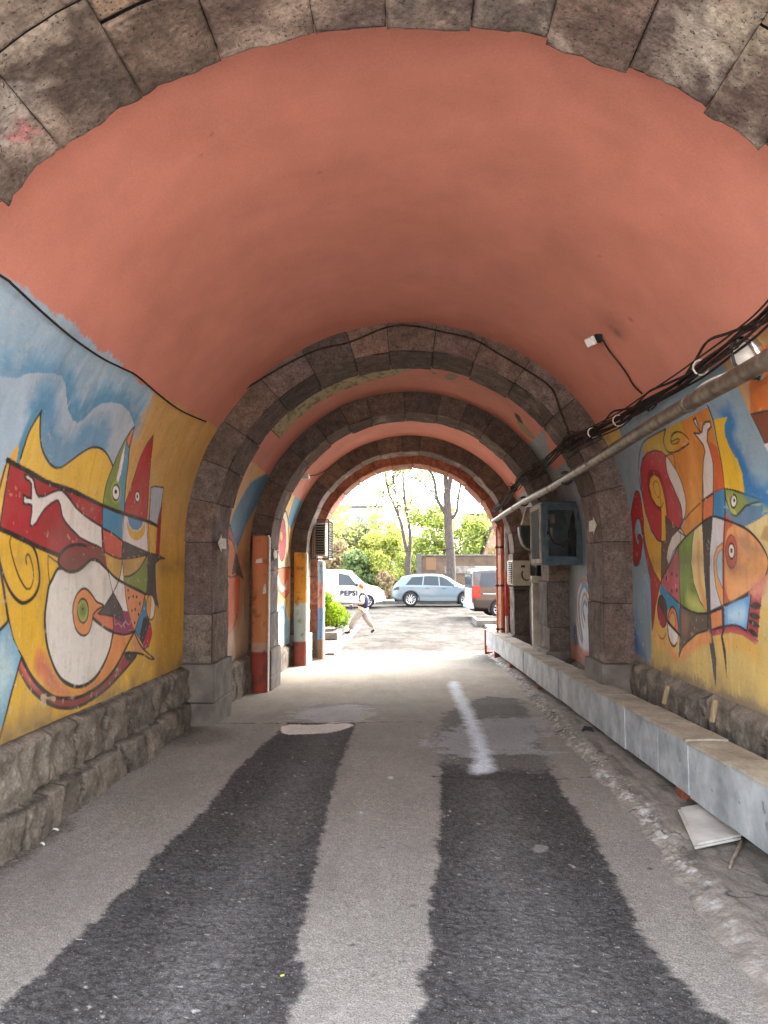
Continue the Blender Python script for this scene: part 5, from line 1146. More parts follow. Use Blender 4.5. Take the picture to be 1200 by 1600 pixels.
def shrub(label, x, y, w, h, cols, n, seed, size=.10, z0=None, group='shrubs and trees beyond the street', cat='shrub', stems=4, lift=.0, name='shrub'):
    r = random.Random(seed); z0 = float(gz(y)) + .1 if z0 is None else z0
    t = thing(name, label, cat, (x, y, z0), 0, group)
    cs, rs = [], []
    for k in range(46):
        a = r.uniform(0, 6.28); q_ = r.random() ** .5; hh = r.uniform(.12 + lift, .95)
        wd = (1 - abs(hh - .5) * 1.0); cs.append((math.cos(a) * q_ * w / 2 * wd, math.sin(a) * q_ * w / 2.6 * wd, hh * h)); rs.append(r.uniform(.08, .24) * max(w, h) * .8)
    V, F, c = leaves(int(n * 1.7), cs, rs, size, cols, seed)
    new_mesh('crown', V, F, M_leaf, t, False, c)
    mb = MB()
    for k in range(stems):
        a = r.uniform(0, 6.28); e = cs[r.randrange(len(cs))]; mb.tube([(math.cos(a) * .06, math.sin(a) * .06, -.1), (e[0] * .4, e[1] * .4, e[2] * .5), e], [.05, .035, .015], 6)
    mb.build('stem' if stems > 1 else 'trunk', M_bark, t); return t
shrub('clipped yellow-green hedge bush in the kerbed bed beside the exit', -2.86, 22.2, 1.8, 1.10, [(140, 168, 30), (158, 188, 44), (114, 144, 30), (94, 124, 34)], 26000, 3, size=.042, group=None, cat='hedge', name='hedge')
sh = [('tall yellow-green bush in the middle behind the street', -1.7, 46.5, 4.2, 3.9, YG, 8000), ('dark green evergreen bush low behind the woman', -3.3, 45, 2.2, 2.6, GR, 5000), ('brown-leaved bush at the left behind the van', -5.0, 47, 2.8, 3.3, BR, 4500),
      ('loose bright tree crown high at the left of the exit', -5.6, 50, 4.2, 6.6, YG + BR[:1], 2800), ('small dry brown shrub left of the blue car', -1.55, 44.2, 1.1, 1.5, BR, 2200), ('wide light green thicket between the two bare trees', 1.3, 50, 4.0, 5.9, YG + MX, 5600),
      ('yellow-green thicket right of the thick trunk', 4.0, 50, 3.4, 5.0, YG + MX, 5000), ('pale distant tree filling the right edge of the exit', 6.6, 56, 4.0, 6.8, MX, 4200), ('tall loose yellow-green tree crown behind the slender stems', -.8, 54, 5.2, 7.2, YG + MX[:2], 4200), ('pale grey-green bush behind the evergreen', -4.2, 52, 3.4, 4.6, [(128, 140, 104), (112, 126, 92), (146, 150, 110)], 5000)]
for k, (lb, x, y, w, h, c, n) in enumerate(sh): shrub(lb, x, y, w, h, c, n, 20 + k, size=.11)

def big_tree(label, limbs, y, seed, twig_n, leaf_n, cols):
    r = random.Random(seed); b0 = at(limbs[0][0][0], limbs[0][0][1], y); zg = float(gz(y))
    t = thing('tree', label, 'tree', (b0.x, y, zg), 0, 'bare-branched trees across the street'); o0 = Vector((b0.x, y, zg))
    mb = MB(); tips = []
    def grow(p, d, L_, rad, depth):
        pts = [p]; q_ = p.copy(); dd = d.copy()
        for k in range(5):
            dd = (dd + Vector((r.uniform(-.25, .25), r.uniform(-.25, .25), r.uniform(-.08, .20)))).normalized(); q_ = q_ + dd * (L_ / 5); pts.append(q_.copy())
        mb.tube(pts, [rad * 1.25 * (1 - .16 * k) for k in range(6)], 5, caps=False)
        if depth > 0:
            for k in range(3): grow(pts[r.randint(2, 5)], (dd + Vector((r.uniform(-.9, .9), r.uniform(-.9, .9), r.uniform(-.3, .6)))).normalized(), L_ * .55, rad * .5, depth - 1)
        tips.append(pts[-1]); tips.append(pts[3])
    for li, (pts, r0, r1, dy) in enumerate([(l[:-3], l[-3], l[-2], l[-1]) for l in limbs]):
        n = len(pts); P = [at(px, py, y) + Vector((0, dy * (i / max(1, n - 1)), 0)) - o0 for i, (px, py) in enumerate(pts)]
        if li == 0: P[0].z = -.1
        P = [Vector(v) for v in crv([tuple(p) for p in P], False, 4)]
        mb.tube(P, [r0 + (r1 - r0) * i / (len(P) - 1) for i in range(len(P))], 9, caps=False)
        if li == 0: continue
        for k in range(twig_n):
            i = r.randint(len(P) // 3, len(P) - 1); grow(P[i], Vector((r.uniform(-1, 1), r.uniform(-1, 1), r.uniform(.0, 1.0))).normalized(), r.uniform(.8, 1.7), .028, 1)
        grow(P[-1], (P[-1] - P[-3]).normalized(), 2.2, r1 * .8, 2)
    mb.build('trunk', M_bark, t)
    V, F, c = leaves(leaf_n, [tuple(p) for p in tips], [.28] * len(tips), .075, cols, seed)
    new_mesh('crown', V, F, M_leaf, t, False, c); return t
big_tree('slender many-stemmed tree behind the blue car', [[(637, 905), (637, 885), (638, 868), .20, .165, 0], [(638, 868), (632, 845), (626, 815), (616, 790), (606, 764), (601, 735), (597, 700), .11, .045, .6], [(639, 868), (641, 845), (639, 820), (634, 795), (632, 775), (630, 740), (634, 690), .115, .04, -.4], [(626, 822), (621, 790), (615, 750), (611, 720), (604, 680), .05, .02, -.8], [(603, 760), (598, 775), (586, 790), .035, .015, .4], [(605, 762), (618, 745), (634, 732), .03, .015, .9]], 43.5, 5, 12, 3600, YG)
big_tree('thick-trunked tree with forked crown near the parked dark van', [[(706, 905), (704, 870), (701, 830), (700, 800), (698, 770), .27, .21, 0], [(702, 812), (692, 795), (683, 778), (679, 750), (672, 735), (660, 722), .12, .05, .5], [(704, 812), (713, 800), (716, 775), (720, 755), (722, 735), .10, .04, -.5], [(698, 770), (696, 745), (692, 722), (688, 690), .16, .08, .3], [(700, 770), (704, 745), (703, 715), (706, 680), .15, .07, -.4], [(681, 778), (672, 765), (655, 750), (640, 745), .05, .015, .6]], 42.8, 9, 12, 4200, YG)

# walls and buildings across the street
M_bwall = mat('brown_wall_stone', L4(106, 88, 72), L4(78, 66, 57), scale=1.6, rough=.9, bump=.4, bscale=12, detail=10)
wt = thing('stone_wall', 'brown stone garden wall behind the parked cars', 'wall', (4.5, 46.3, float(gz(46))))
mb = MB(); mb.box((-4.2, 0, 0), (6, .35, 2.55)); mb.build('wall_face', M_bwall, wt)
mb = MB(); mb.box((-4.25, -.06, 2.552), (6.05, .41, 2.66), bev=.02); mb.build('coping', M_pave, wt)
mb = MB(); mb.box((-4.3, -.12, 0), (-3.98, .46, 2.72), bev=.02); mb.build('pier', M_pave, wt)
mb = MB(); mb.box((-3.7, -.03, 1.75), (-3.1, -.003, 2.5)); mb.build('panel', mat('tan_panel', L4(118, 92, 68), rough=.8), wt)
mb = MB(); mb.box((-2.6, -.035, 1.55), (5.8, -.003, 1.98)); mb.build('dark_band', mat('dark_grille_band', L4(104, 98, 92), L4(140, 134, 126), scale=5, rough=.9), wt)
def house(label, x0, x1, y0, y1, h, wall, roof, win, rh=0):
    t = thing('house', label, 'building', ((x0 + x1) / 2, y0, float(gz(y0)) - .2), 0, 'buildings beyond the trees'); w = (x1 - x0) / 2
    mb = MB(); mb.box((-w, 0, 0), (w, y1 - y0, h)); mb.build('wall', wall, t)
    mb = MB()
    if rh: mb.add([(-w - .3, -.3, h + .005), (w + .3, -.3, h + .005), (w + .3, y1 - y0 + .3, h + .005), (-w - .3, y1 - y0 + .3, h + .005), (-w * .5, (y1 - y0) / 2, h + rh), (w * .5, (y1 - y0) / 2, h + rh)], [[0, 1, 5, 4], [1, 2, 5], [2, 3, 4, 5], [3, 0, 4], [3, 2, 1, 0]])
    else: mb.box((-w - .15, -.15, h + .005), (w + .15, y1 - y0 + .15, h + .28))
    mb.build('roof', roof, t)
    for (a, b, c, d) in win:
        mb = MB(); mb.box((a - .07, -.05, b - .07), (c + .07, -.004, d + .07)); f = mb.build('window', M_white, t)
        mb = MB(); mb.box((a, -.056, b), (c, -.051, d)); mb.build('pane', M_glass, f)
    return t
M_glass = mat('window_glass', L4(70, 84, 92), rough=.08, spec=.8)
house('white flat-roofed house far behind the bushes, upper left', -9.2, -3.6, 88, 97, 8.0, M_white, M_pave, [(-1.9, 5.6, -.9, 7.0), (-.2, 5.6, .8, 7.0), (1.4, 5.6, 2.3, 7.0)])
house('low brick house with red roof behind the left bushes', -11.5, -4.0, 70, 77, 4.9, M_brick, mat('red_roof', L4(190, 120, 98), L4(160, 96, 78), scale=5, rough=.8), [(-2.6, 1.6, -1.4, 3.2), (1.0, 1.6, 2.4, 3.2)], 1.1)
house('pale flat-roofed house behind the right thicket', 4.6, 14.0, 62, 70, 6.2, M_pave, M_white, [(-3.6, 3.4, -2.2, 5.0), (-.6, 3.4, .8, 5.0)])
tb = thing('brick_outbuilding', 'brick outbuilding with one sloping side above the garden wall', 'building', (6.0, 49.6, float(gz(50))))
mb = MB(); mb.prism([(-2.0, 0), (3.5, 0), (3.5, 4.4), (-.9, 4.4), (-1.5, 2.6)], 'y', 0, 4); mb.build('wall', mat('pinkish_brick', L4(186, 150, 132), L4(160, 126, 110), scale=4, rough=.9, bump=.3), tb)
mb = MB(); mb.prism([(-2.08, .1), (-1.58, 2.62), (-.98, 4.5), (3.6, 4.5), (3.6, 4.41), (-.9, 4.41), (-1.5, 2.6), (-2.0, .1)], 'y', -.1, 4.1); mb.build('coping', M_pave, tb)
wp = [(520, 838), (580, 852), (640, 862), (700, 858), (740, 842), (775, 822), (800, 812)]
mb = MB(); mb.tube(crv([tuple(at(px, py, 40.5)) for px, py in wp], False, 5), .018, 5); tag(mb.build('overhead_wire', M_cable), 'sagging wire strung across the street in front of the trees', 'wire')
# planter edges
def bed(label, x0, x1, y0, y1, z, h):
    t = thing('planting_bed', label, 'planter', (0, 0, z)); mb = MB()
    mb.box((x0, y0, -.05), (x1, y0 + .12, h), bev=.01); mb.box((x0, y1 - .12, -.05), (x1, y1, h), bev=.01); mb.box((x0, y0 + .121, -.05), (x0 + .12, y1 - .121, h), bev=.01); mb.box((x1 - .12, y0 + .121, -.05), (x1, y1 - .121, h), bev=.01); mb.build('edging', M_pave, t)
    mb = MB(); mb.box((x0 + .121, y0 + .121, -.05), (x1 - .121, y1 - .121, h - .05)); mb.build('soil', mat('soil', L4(98, 82, 64), L4(70, 58, 46), scale=12, rough=.95, bump=.5), t); return t
bed('concrete-edged bed holding the yellow-green hedge', -3.6, -2.02, 20.6, 23.4, float(gz(22)) + .1, .14)
bed('low concrete-edged bed at the right behind the end of the channel', 2.15, 5.2, 26.2, 28.4, float(gz(27)), .2)

# ------------------------------------------------------------------ vehicles
def paint_mat(name, c, rough=.25, metal=.0): return mat(name, L4(*c), rough=rough, metal=metal, coat=.6, spec=.5)
M_tyre = mat('tyre_rubber', L4(40, 40, 40), rough=.85); M_rim = mat('alloy', L4(206, 208, 210), rough=.25, metal=.8); M_cglass = mat('car_glass', L4(40, 46, 50), rough=.12, spec=.35); M_trim = mat('dark_trim', L4(52, 52, 54), rough=.6)
M_red = mat('red_lens', L4(150, 10, 14), rough=.15, coat=.6); M_clear = mat('clear_lens', L4(224, 228, 232), rough=.1, coat=.6)
class Car:
    def __init__(s, name, label, cat, st, paint, loc, rotz, wheels, wr, group='parked vehicles on the street'):
        s.t = thing(name, label, cat, loc, rotz, group); s.st = np.array(st, float); s.wheels, s.wr = wheels, wr
        xs = np.arange(s.st[0, 0], s.st[-1, 0] + 1e-6, .045); ss = np.concatenate([np.linspace(0, 1, 3)[:-1], np.linspace(1, 2, 3)[:-1], np.linspace(2, 4, 18)[:-1], np.linspace(4, 5, 8)[:-1], np.linspace(5, 7, 8)])
        bm = bmesh.new(); vv = {}
        for sd in (-1, 1):
            G = [[bm.verts.new(s.S(x, q, sd)) for q in ss] for x in xs]
            for i in range(len(xs) - 1):
                for j in range(len(ss) - 1):
                    cx = (xs[i] + xs[i + 1]) / 2; cz = G[i][j].co.z * .5 + G[i + 1][j + 1].co.z * .5
                    if 1 <= ss[j] < 4 and any(math.hypot(cx - w, cz - wr) < wr * 1.12 for w in wheels): continue
                    f = [G[i][j], G[i + 1][j], G[i + 1][j + 1], G[i][j + 1]]
                    bm.faces.new(f if sd > 0 else f[::-1])
            for i in (0, -1):
                try: bm.faces.new(G[i] if (sd > 0) == (i == 0) else G[i][::-1])
                except Exception: pass
        bmesh.ops.remove_doubles(bm, verts=bm.verts, dist=.002); bmesh.ops.recalc_face_normals(bm, faces=bm.faces)
        mb = MB(); mb.bm(bm, smooth=True); s.body = mb.build('body', paint, s.t)
        wmax = s.st[:, 4].max()
        for w in wheels:
            for sd in (-1, 1):
                y = sd * (wmax - .02)
                mb = MB(); mb.lathe([(wr * .66, -.11), (wr * .94, -.11), (wr, -.07), (wr, .07), (wr * .94, .10), (wr * .66, .10)], 30, Matrix.Translation((w, sd * (wmax - .12), wr)) @ Matrix.Rotation(-sd * math.pi / 2, 4, 'X')); ty = mb.build('wheel', M_tyre, s.t)
                mb = MB(); Mx = Matrix.Translation((w, sd * (wmax - .12), wr)) @ Matrix.Rotation(-sd * math.pi / 2, 4, 'X')
                mb.lathe([(0, .05), (wr * .14, .075), (wr * .16, .05)], 20, Mx); mb.lathe([(wr * .60, .06), (wr * .68, .095), (wr * .70, .05)], 30, Mx)
                for k in range(10): mb.box((wr * .08, -wr * .05, .045), (wr * .64, wr * .05, .075), bev=.006, M=Mx @ Matrix.Rotation(2 * math.pi * k / 10, 4, 'Z'))
                mb.build('rim', M_rim, ty)
                mb = MB(); mb.lathe([(0, .02), (wr * .67, .02), (wr * .67, .0)], 24, Mx); mb.build('brake_disc', M_trim, ty)
                mb = MB(); A = np.linspace(-.25, math.pi + .25, 26)
                V = []; 
                for a in A:
                    for rr in (wr * 1.10, wr * 1.24): V.append((w + rr * math.cos(a), sd * (wmax + .004), wr + rr * math.sin(a)))
                F = [[2 * i, 2 * i + 1, 2 * i + 3, 2 * i + 2] for i in range(25)]
                V2 = [(x, y_ - sd * .09, z) for x, y_, z in V]; n = len(V); F += [[n + q_ for q_ in f][::-1] for f in F[:25]] + [[2 * i, 2 * i + 2, 2 * i + 2 + n, 2 * i + n] for i in range(25)] + [[2 * i + 1, 2 * i + 1 + n, 2 * i + 3 + n, 2 * i + 3] for i in range(25)]
                mb.add(V + V2, F); mb.build('wheel_arch', M_trim if s.arch_dark else paint, s.t)
        mb = MB(); x0, x1 = s.st[0, 0] + .15, s.st[-1, 0] - .15; mb.box((x0, -.6, .25), (x1, .6, .75)); mb.build('underbody', M_dark, s.t)
    arch_dark = True
    def S(s, x, q, sd, off=0):
        st = s.st; x = min(max(x, st[0, 0]), st[-1, 0]); k = np.searchsorted(st[:, 0], x, 'right') - 1; k = min(max(k, 0), len(st) - 2)
        u = (x - st[k, 0]) / (st[k + 1, 0] - st[k, 0]); zb, zs, zt, ws, wb, wt = st[k, 1:] * (1 - u) + st[k + 1, 1:] * u
        pts = [(0, zb), (ws * .88, zb), (ws * .985, zb + .07), (ws, zb + (zs - zb) * .5), (wb, zs), (wt + (wb - wt) * .12, zt - (zt - zs) * .13), (wt * .8, zt - .005), (0, zt + .012)]
        i = min(int(q), 6); f = q - i; y, z = [a * (1 - f) + b * f for a, b in zip(pts[i], pts[i + 1])]
        return Vector((x, sd * (y + off), z))
    def panel(s, name, m, sd, quad, off=.006, n=8, par=None):      # quad: ((x,q) bottom-rear, bottom-front, top-front, top-rear)
        a, b, c, d = [np.array(v, float) for v in quad]; V = []
        for i in range(n + 1):
            for j in range(n + 1):
                u, v = i / n, j / n; p = (a * (1 - u) + b * u) * (1 - v) + (d * (1 - u) + c * u) * v; V.append(s.S(p[0], p[1], sd, off))
        mb = MB(); mb.add(V, grid_faces(n + 1, n + 1, 0, sd < 0).tolist(), smooth=True)
        N2 = (n + 1) ** 2
        return mb.build(name, m, par or s.t)
    def both(s, name, m, quad, off=.006, par=None): return [s.panel(name, m, sd, quad, off, par=par) for sd in (-1, 1)]
    def front(s, name, m, x0, x1, q0=6.999, half=.9, off=.012, n=8): # screen across the car between x0 and x1
        V = []
        for i in range(n + 1):
            x = x0 + (x1 - x0) * i / n
            for j in range(n + 1):
                t = -1 + 2 * j / n; sd = 1 if t >= 0 else -1; p = s.S(x, 7 - abs(t) * (2 - .35), sd); V.append(p + Vector((off if x0 > 0 else -off, 0, off)))
        mb = MB(); mb.add(V, grid_faces(n + 1, n + 1).tolist(), smooth=True); return mb.build(name, m, s.t)
    def box(s, name, m, a, b, bev=.01, par=None): mb = MB(); mb.box(a, b, bev=bev); return mb.build(name, m, par or s.t)

# blue crossover
suv = Car('parked_car', 'pale blue crossover parked sideways in front of the trees', 'car',
    [(-2.28, .50, .78, .84, .66, .66, .5), (-2.2, .36, .92, 1.0, .82, .80, .6), (-2.02, .28, 1.0, 1.22, .88, .86, .62), (-1.8, .26, 1.03, 1.46, .90, .89, .62), (-1.3, .23, 1.02, 1.575, .92, .91, .61), (-.4, .21, 1.0, 1.62, .93, .91, .60), (.25, .21, .985, 1.59, .93, .91, .59), (.7, .21, .975, 1.38, .93, .90, .62), (1.2, .22, .965, 1.06, .93, .90, .70), (1.7, .24, .92, .98, .91, .87, .68), (2.05, .28, .80, .87, .86, .80, .62), (2.22, .34, .66, .72, .74, .68, .5), (2.28, .42, .58, .62, .6, .55, .4)],
    paint_mat('pale_blue_paint', (92, 108, 115), metal=.1), (1.20, 39.6, float(gz(39.6))), .05, (-1.36, 1.40), .365)
suv.both('window', M_cglass, ((-1.62, 4.12), (-.78, 4.12), (-.72, 4.95), (-1.28, 4.92))); suv.both('window', M_cglass, ((-.72, 4.12), (.06, 4.10), (.04, 4.96), (-.66, 4.96))); suv.both('window', M_cglass, ((.12, 4.10), (1.02, 4.10), (.50, 4.85), (.10, 4.96)))
suv.front('windscreen', M_cglass, .42, 1.16); suv.front('rear_window', M_cglass, -2.0, -1.82)
suv.both('sill', mat('grey_cladding', L4(104, 110, 112), rough=.6), ((-1.0, 1.5), (1.0, 1.5), (1.0, 2.6), (-1.0, 2.6)), .008)
for sd in (-1, 1):
    suv.panel('tail_lamp', M_trim, sd, ((-2.22, 3.55), (-1.92, 3.55), (-1.95, 3.95), (-2.22, 3.9))); suv.panel('head_lamp', M_clear, sd, ((1.95, 3.4), (2.2, 3.4), (2.18, 3.8), (1.8, 3.95)))
    d_ = suv.panel('door', suv.body.data.materials[0], sd, ((-.70, 2.65), (.10, 2.65), (.10, 3.99), (-.70, 3.99)), .004); suv.box('handle', M_trim, (-.6, sd * .925 - .012, .90), (-.42, sd * .925 + .012, .925), .004, d_)
    d_ = suv.panel('door', suv.body.data.materials[0], sd, ((.13, 2.65), (1.02, 2.65), (1.02, 3.99), (.13, 3.99)), .004); suv.box('handle', M_trim, (.22, sd * .925 - .012, .89), (.40, sd * .925 + .012, .915), .004, d_)
    suv.box('mirror', M_white, (.82, sd * 1.0 - .09, 1.0), (1.0, sd * 1.0 + .09, 1.13), .03)
    suv.box('roof_rail', M_trim, (-1.4, sd * .56 - .015, 1.61), (.1, sd * .56 + .015, 1.64), .008)
suv.box('bumper', M_trim, (-2.29, -.6, .42), (-2.2, .6, .56), .02)

# white compact van
M_wp = paint_mat('white_van_paint', (232, 232, 230)); Car.arch_dark = False
van = Car('delivery_van', 'white compact delivery van with lettering on its door, behind the walking woman', 'van',
    [(-2.15, .40, .95, 1.74, .80, .80, .70), (-2.1, .30, .98, 1.80, .84, .83, .72), (-1.2, .22, 1.0, 1.83, .86, .85, .72), (0, .22, 1.0, 1.83, .86, .85, .72), (.45, .22, 1.0, 1.78, .86, .85, .70), (.95, .22, 1.0, 1.36, .86, .85, .70), (1.3, .22, .99, 1.09, .86, .84, .70), (1.75, .24, .92, .99, .84, .80, .64), (2.02, .28, .74, .80, .78, .70, .55), (2.12, .38, .58, .62, .66, .58, .45)],
    M_wp, (-3.52, 38.2, float(gz(38))), .0, (-1.35, 1.32), .31)
van.both('window', M_cglass, ((-.10, 4.12), (.92, 4.12), (.42, 4.85), (-.10, 4.95))); van.front('windscreen', M_cglass, .55, 1.24)
for sd in (-1, 1):
    van.panel('head_lamp', M_clear, sd, ((1.75, 3.35), (2.05, 3.35), (2.03, 3.75), (1.6, 3.95))); van.panel('grille', M_trim, sd, ((1.98, 2.4), (2.1, 2.4), (2.1, 2.7), (1.98, 2.7)))
    d_ = van.panel('door', M_wp, sd, ((-.18, 2.2), (.98, 2.2), (.98, 3.99), (-.18, 3.99)), .004); van.box('handle', M_trim, (-.12, sd * .87 - .012, .94), (.04, sd * .87 + .012, .97), .004, d_)
    van.box('mirror', M_trim, (.75, sd * .95 - .08, 1.03), (.88, sd * .95 + .08, 1.20), .03)
van.box('bumper', M_wp, (1.98, -.62, .32), (2.16, .62, .52), .04)
def lettering(txt, size, m, par, loc, rot, name='lettering'):
    cu = bpy.data.curves.new(name, 'FONT'); cu.body = txt; cu.size = size; cu.extrude = .003; cu.align_x = 'CENTER'; cu.space_character = 1.15; cu.offset = .022
    o = bpy.data.objects.new('tmp_text', cu); COL.objects.link(o); dg = bpy.context.evaluated_depsgraph_get(); me = bpy.data.meshes.new_from_object(o.evaluated_get(dg)); bpy.data.objects.remove(o)
    o = bpy.data.objects.new(name, me); me.materials.clear(); me.materials.append(m); COL.objects.link(o); o.parent = par; o.location = loc; o.rotation_euler = rot; return o
lettering('PEPSI', .34, M_trim, van.t, (.42, -.885, .60), (math.pi / 2, 0, 0))
Car.arch_dark = True

# dark van with its tail towards the passage
M_dp = paint_mat('dark_brown_paint', (46, 35, 33))
dv = Car('parked_van', 'dark brown high van with a red tail lamp parked at the right of the exit', 'van',
    [(-2.40, .48, 1.10, 1.80, .84, .84, .76), (-2.34, .34, 1.12, 1.90, .90, .89, .77), (-1.6, .28, 1.12, 1.95, .95, .93, .77), (0, .27, 1.10, 1.96, .95, .93, .77), (.9, .27, 1.08, 1.92, .95, .93, .75), (1.5, .27, 1.08, 1.45, .95, .92, .76), (1.9, .28, 1.05, 1.14, .94, .90, .74), (2.35, .32, .90, .97, .88, .82, .66), (2.48, .42, .70, .75, .76, .7, .5)],
    M_dp, (4.62, 31.2, float(gz(31))), .10, (-1.35, 1.55), .36)
dv.both('window', M_cglass, ((-2.15, 4.12), (-1.0, 4.12), (-1.02, 4.9), (-2.05, 4.9))); dv.both('window', M_cglass, ((-.9, 4.12), (.3, 4.12), (.3, 4.9), (-.9, 4.9))); dv.both('window', M_cglass, ((.4, 4.12), (1.55, 4.12), (1.0, 4.85), (.4, 4.9))); dv.front('windscreen', M_cglass, 1.0, 1.8)
M_silver = paint_mat('pale_tail_paint', (176, 186, 194))
dv.box('tailgate', M_silver, (-2.435, -.74, .62), (-2.395, .74, 1.16), .012); dv.box('rear_window', M_cglass, (-2.425, -.70, 1.18), (-2.385, .70, 1.74), .012); dv.box('bumper', M_silver, (-2.50, -.86, .36), (-2.32, .86, .60), .04); dv.box('number_plate', M_white, (-2.445, -.26, .70), (-2.436, .26, .82), .002)
for sd in (-1, 1):
    dv.box('tail_lamp', M_red, (-2.43, sd * .86 - .055, .78), (-2.10, sd * .915 + .03, 1.26), .02); dv.panel('side_strip', M_silver, sd, ((-2.0, 3.55), (1.2, 3.55), (1.2, 3.62), (-2.0, 3.62)), .008); dv.box('mirror', M_trim, (1.25, sd * 1.05 - .1, 1.12), (1.4, sd * 1.05 + .1, 1.34), .03)
    dv.box('roof_rail', M_silver, (-2.0, sd * .68 - .02, 1.975), (.6, sd * .68 + .02, 2.01), .008)

# ------------------------------------------------------------------ people
def skinned(name, chains, m, parent, lev=2, root=0):
    """chains: list of lists of (x,y,z,r); chains join where points coincide"""
    V, R_, E, ix = [], [], [], {}
    for ch_ in chains:
        pv = None
        for x, y, z, *r in ch_:
            k = (round(x, 4), round(y, 4), round(z, 4))
            if k not in ix: ix[k] = len(V); V.append((x, y, z)); R_.append(r)
            if pv is not None and pv != ix[k]: E.append((pv, ix[k]))
            pv = ix[k]
    me = bpy.data.meshes.new(name); me.from_pydata(V, E, []); o = bpy.data.objects.new(name, me); COL.objects.link(o)
    md = o.modifiers.new('skin', 'SKIN'); md.use_smooth_shade = True
    if not me.skin_vertices:
        me.attributes if False else None
        bm = bmesh.new(); bm.from_mesh(me); bm.verts.layers.skin.verify(); bm.to_mesh(me); bm.free()
    for i, sv in enumerate(me.skin_vertices[0].data):
        r = R_[i]; sv.radius = (r[0], r[1] if len(r) > 1 else r[0]); sv.use_root = (i == root)
    sb = o.modifiers.new('sub', 'SUBSURF'); sb.levels = lev; sb.render_levels = lev
    dg = bpy.context.evaluated_depsgraph_get(); me2 = bpy.data.meshes.new_from_object(o.evaluated_get(dg)); me2.name = name
    bpy.data.objects.remove(o); o = bpy.data.objects.new(name, me2); me2.materials.clear(); me2.materials.append(m); COL.objects.link(o); o.parent = parent
    me2.polygons.foreach_set('use_smooth', np.ones(len(me2.polygons), bool)); return o
M_skin = mat('skin', L4(206, 160, 136), rough=.6); M_hair = mat('auburn_hair', L4(150, 84, 50), L4(110, 58, 36), scale=30, rough=.7); M_navy = mat('navy_quilt', L4(40, 42, 66), L4(28, 30, 48), scale=16, rough=.7, bump=.3)
M_sleeve = mat('pale_sleeve', L4(170, 163, 162), rough=.85); M_trou = mat('beige_trousers', L4(168, 158, 153), L4(148, 138, 132), scale=12, rough=.9); M_shoe = mat('black_shoe', L4(34, 32, 34), rough=.5)
def hand(wr, d, side, curl, s=1.0):
    """wrist point, forward unit vector, palm side vector -> chains (palm, four fingers, thumb)"""
    d = Vector(d).normalized(); n = Vector((0, 0, -1)); a = d.cross(n).normalized() * side; n = a.cross(d).normalized() * -side
    W_ = Vector(wr); P = W_ + d * .05 * s; ch_ = [[(*W_, .020), (*P, .022)]]
    for k, (o_, L_) in enumerate(((.026, .068), (.009, .078), (-.009, .072), (-.025, .056))):
        b = P + a * o_ * s + d * .03 * s; m_ = b + (d * math.cos(curl) + n * math.sin(curl)) * L_ * .5 * s; e = m_ + (d * math.cos(2 * curl) + n * math.sin(2 * curl)) * L_ * .5 * s
        ch_.append([(*P, .022), (*b, .009), (*m_, .008), (*e, .007)])
    b = W_ + d * .02 * s + a * .03 * s; m_ = b + (d * .7 + a * .5 + n * .4).normalized() * .035 * s; ch_.append([(*W_, .020), (*b, .011), (*m_, .009), (*(m_ + (d * .9 + n * .4).normalized() * .028 * s), .008)])
    return ch_
woman = thing('person', 'woman walking left in a navy quilted vest and beige trousers, carrying a dark bag', 'person', (-1.53, 22.9, float(gz(22.9)) + .015))
hip, chest, neck = (.02, 0, .76), (.055, 0, 1.0), (.02, 0, 1.19)
fk, fa = (-.20, -.07, .44), (-.33, -.08, .11); rk, ra = (.15, .07, .44), (.36, .08, .17)
body = [[(*hip, .10, .12), (*chest, .11, .13), (*neck, .05), (-.01, 0, 1.27, .052), (-.035, 0, 1.35, .085, .075), (-.03, 0, 1.42, .07)],
        [(*hip, .10, .12), (-.02, -.07, .68, .085), (*fk, .055), (*fa, .036), (-.40, -.085, .06, .030), (-.47, -.085, .045, .022)], [(*hip, .10, .12), (.05, .07, .68, .085), (*rk, .055), (*ra, .036), (.34, .085, .08, .030), (.29, .085, .03, .022)],
        [(*chest, .11, .13), (.045, -.15, 1.12, .055), (.06, -.19, .90, .042), (-.15, -.16, .92, .028)], [(*chest, .11, .13), (.045, .15, 1.12, .055), (.04, .19, .90, .042), (-.16, .12, .90, .028)], [(-.035, 0, 1.35, .085, .075), (-.115, 0, 1.345, .018)]]
body += hand((-.15, -.16, .92), (-1, .05, -.1), -1, .6) + hand((-.16, .12, .90), (-1, -.1, -.1), 1, .6)
skinned('body', body, M_skin, woman)
skinned('hair', [[(.02, 0, 1.31, .055), (.01, 0, 1.38, .088, .09), (-.03, 0, 1.435, .085), (-.085, 0, 1.425, .045)]], M_hair, woman)
skinned('vest', [[(.02, 0, .74, .15, .17), (.06, 0, .88, .155, .175), (.07, 0, 1.03, .15, .175), (.03, 0, 1.15, .10, .13), (.01, 0, 1.22, .062)]], M_navy, woman)
for sd, el, wr in ((-1, (.06, -.19, .90), (-.125, -.163, .918)), (1, (.04, .19, .90), (-.135, .125, .902))): skinned('sleeve', [[(.045, sd * .155, 1.12, .072), (*el, .058), (*wr, .042)]], M_sleeve, woman)
skinned('trousers', [[(.02, 0, .78, .14, .15), (-.02, -.08, .68, .125), (-.19, -.08, .44, .108), (-.32, -.08, .13, .098)], [(.02, 0, .78, .14, .15), (.05, .08, .68, .125), (.16, .08, .44, .108), (.35, .08, .19, .095)]], M_trou, woman)
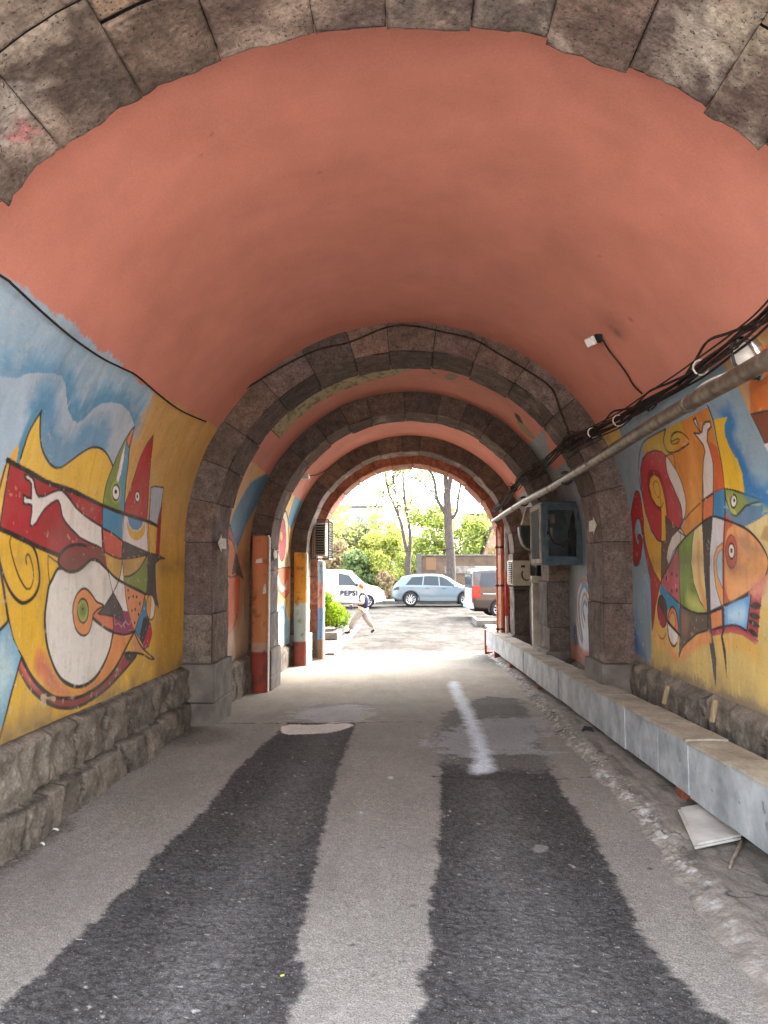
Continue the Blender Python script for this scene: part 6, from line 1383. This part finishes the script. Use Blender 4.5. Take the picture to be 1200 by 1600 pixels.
for a, b, c in (((-.31, -.08, .055, .045), (-.40, -.085, .045, .045), (-.50, -.085, .035, .032)), ((.39, .08, .13, .045), (.33, .085, .07, .045), (.27, .085, .03, .03))): skinned('shoe', [[a, b, c]], M_shoe, woman)
skinned('ear', [[(-.02, -.078, 1.34, .016), (-.015, -.084, 1.365, .014)]], M_skin, woman)
bg = skinned('handbag', [[(-.30, -.02, .88, .05, .09), (-.30, -.02, .80, .07, .11), (-.29, -.02, .72, .06, .10)]], mat('dark_grey_bag', L4(70, 68, 70), rough=.6), None); bg.location = woman.location; tag(bg, 'dark grey handbag held in front of the walking woman', 'bag')
# driver seen through the van's side window
dr_ = thing('person', 'driver in a dark top sitting behind the wheel of the white van', 'person', (-3.52 + .15, 38.2 - .30, float(gz(38)) + .0))
bod = [[(-.1, 0, .62, .13), (-.12, 0, .95, .14, .16), (-.1, 0, 1.16, .055), (-.08, 0, 1.24, .055), (-.06, 0, 1.34, .09), (-.07, 0, 1.42, .075)], [(-.12, 0, .95, .14, .16), (-.1, -.17, 1.08, .06), (.10, -.2, .88, .045), (.32, -.14, .98, .03)], [(-.12, 0, .95, .14, .16), (-.1, .17, 1.08, .06), (.10, .2, .88, .045), (.32, .14, .98, .03)], [(-.1, 0, .62, .13), (.3, -.1, .62, .08), (.6, -.1, .4, .05)], [(-.1, 0, .62, .13), (.3, .1, .62, .08), (.6, .1, .4, .05)], [(-.06, 0, 1.34, .09), (.035, 0, 1.33, .018)]] + hand((.32, -.14, .98), (1, .2, .1), 1, .7) + hand((.32, .14, .98), (1, -.2, .1), -1, .7)
skinned('body', bod, M_skin, dr_); skinned('hair', [[(-.13, 0, 1.36, .06), (-.09, 0, 1.43, .085)]], M_shoe, dr_)
skinned('jacket', [[(-.1, 0, .6, .16), (-.12, 0, .95, .165, .2), (-.11, 0, 1.13, .08)], [(-.12, 0, .95, .165, .2), (-.1, -.17, 1.08, .075), (.10, -.2, .88, .06), (.28, -.15, .96, .045)], [(-.12, 0, .95, .165, .2), (-.1, .17, 1.08, .075), (.10, .2, .88, .06), (.28, .15, .96, .045)]], M_navy, dr_)
